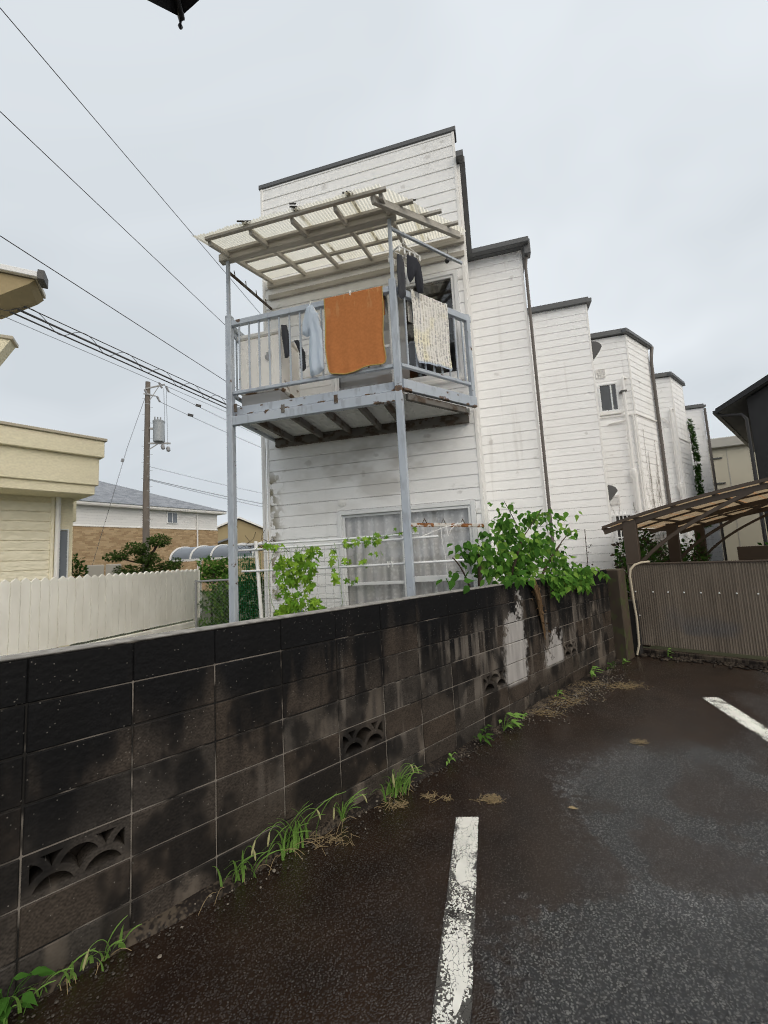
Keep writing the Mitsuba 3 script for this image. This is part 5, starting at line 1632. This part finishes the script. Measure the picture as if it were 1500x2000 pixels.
lab(CL, 'grey chain-link fence between the picket fence and the balcony post', 'fence')
put(CL + '__mesh', b.get(CF), 'm_galv')
put(CL + '__top_rail', MB().tube([(0, 0, 1.52), (Lc, 0, 1.52)], .018, 8).get(CF), 'm_galv')
for x in (.02, Lc - .02): put(CL + '__post', MB().tube([(x, 0, 0), (x, 0, 1.55)], .022, 8).get(CF), 'm_galv')
b = MB(); r = np.random.default_rng(99)
for k_ in range(16):
    u = r.uniform(-3.0, -2.55); p = [(u, NP + .1, 1.95 + r.uniform(0, .05))]
    for j in range(4): p.append((p[-1][0] + r.normal(.03, .05), NP + .1 + r.normal(0, .03), p[-1][2] + r.normal(.02, .04)))
    b.tube(p, .0035, 4)
lab(put('dry_twigs', b.get(HF), 'm_bark'), 'tangle of dry twigs lying on the laundry poles by the left post', 'twigs')

# ------------------------------------------------------------------ weeds at the foot of the wall
def grass_tuft(s, d, h, n_, seed, label, seeds=1, spread=.1, wid=.0078, wide=False):
    r = np.random.default_rng(seed); k = nk('weed'); b = MB(); heads = []
    for i in range(n_):
        a = r.uniform(0, 2 * math.pi); le = h * r.uniform(.5, 1.1); bend = r.uniform(.45, 1.15)
        base = np.array([r.normal(0, spread * .5), -abs(r.normal(0, spread * .25)), 0]); dirv = np.array([math.cos(a), -abs(math.sin(a)) * .8 - .1, 0])
        m = 7; L, R_ = [], []
        sd = np.array([-dirv[1], dirv[0], 0]) / np.linalg.norm(dirv)
        for j in range(m):
            t = j / (m - 1); p = base + dirv * le * .75 * bend * t ** 1.6 + np.array([0, 0, le * (t - .45 * bend * t ** 2.4)])
            w = wid * (1 - t) ** .6 * (2.2 if wide else 1) * (.6 + t if wide and t < .5 else 1)
            L.append(p - sd * w); R_.append(p + sd * w + np.array([0, 0, .002]))
        v = L + R_; f = []
        for j in range(m - 1): f += [(j, j + 1, m + j), (j + 1, m + j + 1, m + j)]
        b.add(v, f)
    db = MB()
    for i in range(n_ // 4 + 1):
        a = r.uniform(-1.3, 1.3); le = h * r.uniform(.3, .7); x0 = r.normal(0, spread * .6)
        db.tube([(x0 + math.sin(a) * le * t, -.02 - .5 * le * t, le * (.9 * t - .95 * t * t) + .003) for t in np.linspace(0, 1, 6)], .0013, 4, cap=False)
    put(k + '__dry_stalks', db.get(shiftf(WF, (s, d, .005))), 'm_straw')
    for i in range(seeds):
        a = r.uniform(-1, 1); le = h * r.uniform(1.1, 1.5); dx = math.sin(a)
        P = [np.array([dx * le * .8 * t ** 1.5, -.25 * le * t ** 1.5, le * (t - .5 * t ** 2.6)]) for t in np.linspace(0, 1, 9)]
        b.tube(P, .0016, 4)
        e = P[-1]; sb = MB(); heads.append(sb); sb.tube([e, e + (dx * .02, -.01, -.02), e + (dx * .035, -.015, -.045), e + (dx * .04, -.018, -.06)], [.003, .007, .006, .002], 6)
    F = shiftf(WF, (s, d, .005))
    if seeds:
        put(k + '__blade', b.get(F), 'm_weed', smooth=True); [put(k + '__seed_head', h_.get(F), 'm_seed', smooth=True) for h_ in heads]
    else: put(k + '__blade', b.get(F), 'm_weed', smooth=True)
    lab(k, label, 'weed')


def broad_weed(s, d, h, n_, seed, label, m='m_weed'):
    r = np.random.default_rng(seed); k = nk('weed'); b = MB()
    F = shiftf(WF, (s, d, .005)); lv, lf = leaf_mesh('ovate')
    for i in range(n_):
        a = r.uniform(0, 6.28); z = h * r.uniform(.15, 1); rr = h * r.uniform(.1, .7)
        p = np.array([math.cos(a) * rr, -abs(math.sin(a)) * rr * .8, z])
        b.add(apply(orient((math.cos(a), -abs(math.sin(a)), r.normal(-.1, .3)), (0, -.2, 1), h * r.uniform(.35, .7), p), lv * (.75, 1, 1)), lf)
        b.tube([(0, 0, 0), p * (.5, .5, .7), p], .0018, 4)
    scene[k] = mikit.ply(b.get(F), m, True); lab(k, label, 'weed')


broad_weed(-2.30, -.06, .15, 22, 1, 'broad-leaved weed in the bottom corner of the picture by the wall', 'm_leaf_b')
grass_tuft(-2.10, -.05, .20, 14, 2, 'grass tuft beside the broad-leaved weed in the near corner', 0, .16)
grass_tuft(-1.93, -.05, .17, 10, 3, 'grass tuft under the nearest openwork block', 1, .10)
grass_tuft(-1.30, -.04, .25, 14, 4, 'grass tuft at the wall foot left of the tallest tuft', 1, .14)
grass_tuft(-.98, -.04, .38, 22, 5, 'tallest arching grass tuft, with drooping seed heads', 3, .14)
grass_tuft(-.60, -.05, .24, 9, 6, 'small grass tuft just before the second openwork block', 2, .06)
grass_tuft(-.10, -.07, .27, 36, 7, 'dense grass tuft below the second openwork block', 4, .16)
broad_weed(.50, -.10, .09, 9, 8, 'tiny leafy weed alone on the grit midway along the wall')
broad_weed(1.00, -.06, .15, 12, 9, 'leafy weed under the third openwork block, dark leaves', 'm_darkb')
broad_weed(1.35, -.10, .20, 12, 10, 'weed with pointed leaves below the pale wall patch')
broad_weed(1.75, -.08, .08, 6, 11, 'small weed in the dry grass below the pale patch')
broad_weed(2.55, -.08, .10, 8, 12, 'little weed beside the bleached grass mat')
broad_weed(3.55, -.08, .16, 12, 13, 'upright weed near the far end of the wall')
broad_weed(4.15, -.10, .11, 10, 14, 'low weed just before the mossy post', 'm_darkb')
broad_weed(4.50, -.16, .10, 10, 15, 'low weed at the foot of the mossy post')
broad_weed(5.28, -.55, .13, 9, 16, 'weed growing from the litter under the corrugated fence')


def straw(name, spots, label):
    r = np.random.default_rng(len(spots) + 3); b = MB()
    for (x, y, rad, n_) in spots:
        for i in range(n_):
            a = r.uniform(0, 3.14); l = r.uniform(.03, .09); c = np.array([x, y]) + r.normal(0, rad * .5, 2) * (1.5, .8); z = .006 + r.random() * .02
            dd = np.array([math.cos(a), math.sin(a)]) * l / 2
            b.bar((*(c - dd), z), (*(c + dd), z + r.normal(0, .008)), .0016, .0014)
    lab(put(name, b.get(), 'm_straw'), label, kind='stuff')


straw('dry_grass', [(1.89, 5.1, .24, 300), (2.10, 5.38, .2, 200), (2.45, 5.62, .2, 170), (2.87, 5.46, .15, 190), (.65, 3.2, .055, 80), (.22, 3.27, .04, 30), (.35, 3.24, .03, 20), (-.02, 3.2, .06, 50), (1.6, 4.75, .15, 100), (-.45, 2.85, .10, 60), (2.15, 3.95, .04, 40)], 'bleached dry grass matted on the wet asphalt by the wall')
lab(put('fallen_leaf', MB().add(apply(orient((.7, -.2, .02), (0, 0, 1), .07, (1.13, 3.06, .012)), leaf_mesh('small')[0]), leaf_mesh('small')[1]).get(), 'm_straw'), 'single pale fallen leaf on the asphalt right of the white line', 'leaf')

# ------------------------------------------------------------------ umbrella above the camera
UB = 'umbrella'
lab(UB, 'corner of a black umbrella with its rib tip hanging in from the top', 'umbrella')
tip = np.array([0, 0, EYE]) + np.array([math.sin(math.radians(-25.9)) * math.cos(math.radians(53.65)), math.cos(math.radians(-25.9)) * math.cos(math.radians(53.65)), math.sin(math.radians(53.65))]) * .50
hz = np.array([math.sin(math.radians(-25.9)), math.cos(math.radians(-25.9)), 0])
tl = math.radians(32); left = np.array([-hz[1], hz[0], 0])
pt = math.radians(24); hz_ = hz * math.cos(pt) + np.array([0, 0, math.sin(pt)])
UM = np.eye(4); UM[:3, 0] = hz; UM[:3, 1] = left * math.cos(tl) - np.array([0, 0, math.sin(tl)]); UM[:3, 0] = hz_; UM[:3, 2] = np.cross(UM[:3, 0], UM[:3, 1]); UM[:3, 2] /= np.linalg.norm(UM[:3, 2]); UM[:3, 1] = np.cross(UM[:3, 2], UM[:3, 0])
cen = tip - hz_ * .50 + UM[:3, 2] * .16; UM[:3, 3] = cen
nrib = 8
rim = [np.array([.5 * math.cos(2 * math.pi * i / nrib), .5 * math.sin(2 * math.pi * i / nrib), -.16]) for i in range(nrib)]
for i in range(nrib):
    a, c = rim[i], rim[(i + 1) % nrib]; v, f = [], []; n1 = 10
    for p in range(n1 + 1):
        for q in range(n1 + 1):
            s_ = p / n1; t = q / n1; e = a * (1 - t) + c * t; e = e * (1 - .10 * 4 * t * (1 - t))
            xy = e[:2] * s_; z = -.16 * s_ ** 2.2 - .012 * s_ * 4 * t * (1 - t) * 0
            v.append((*xy, z))
    for p in range(n1):
        for q in range(n1):
            k = p * (n1 + 1) + q; f += [(k, k + n1 + 1, k + 1), (k + 1, k + n1 + 1, k + n1 + 2)]
    put(UB + '__canopy_panel', MB().add(v, f).get(UM), 'm_umbrella', smooth=True)
for i in range(nrib):
    e = rim[i]; put(UB + '__rib', MB().tube([(e[0] * t, e[1] * t, -.16 * t ** 2.2 - .004) for t in np.linspace(.05, .995, 9)], .0022, 6).get(UM), 'm_blackplastic', smooth=True)
    dn = UM[:3, :3].T @ np.array([0, 0, -1.0])
    put(UB + '__rib_tip', MB().tube([e, e + dn * .003, e + dn * .0055, e + dn * .0078, e + dn * .0098], [.0020, .0012, .0007, .0018, .0007], 8).get(UM), 'm_blackplastic', smooth=True)
put(UB + '__shaft', MB().tube([(0, 0, .05), (0, 0, -.75)], .005, 8).get(UM), 'm_blackplastic')
put(UB + '__handle', MB().tube([(0, 0, -.75), (0, 0, -.9)], .013, 10).get(UM), 'm_blackplastic')
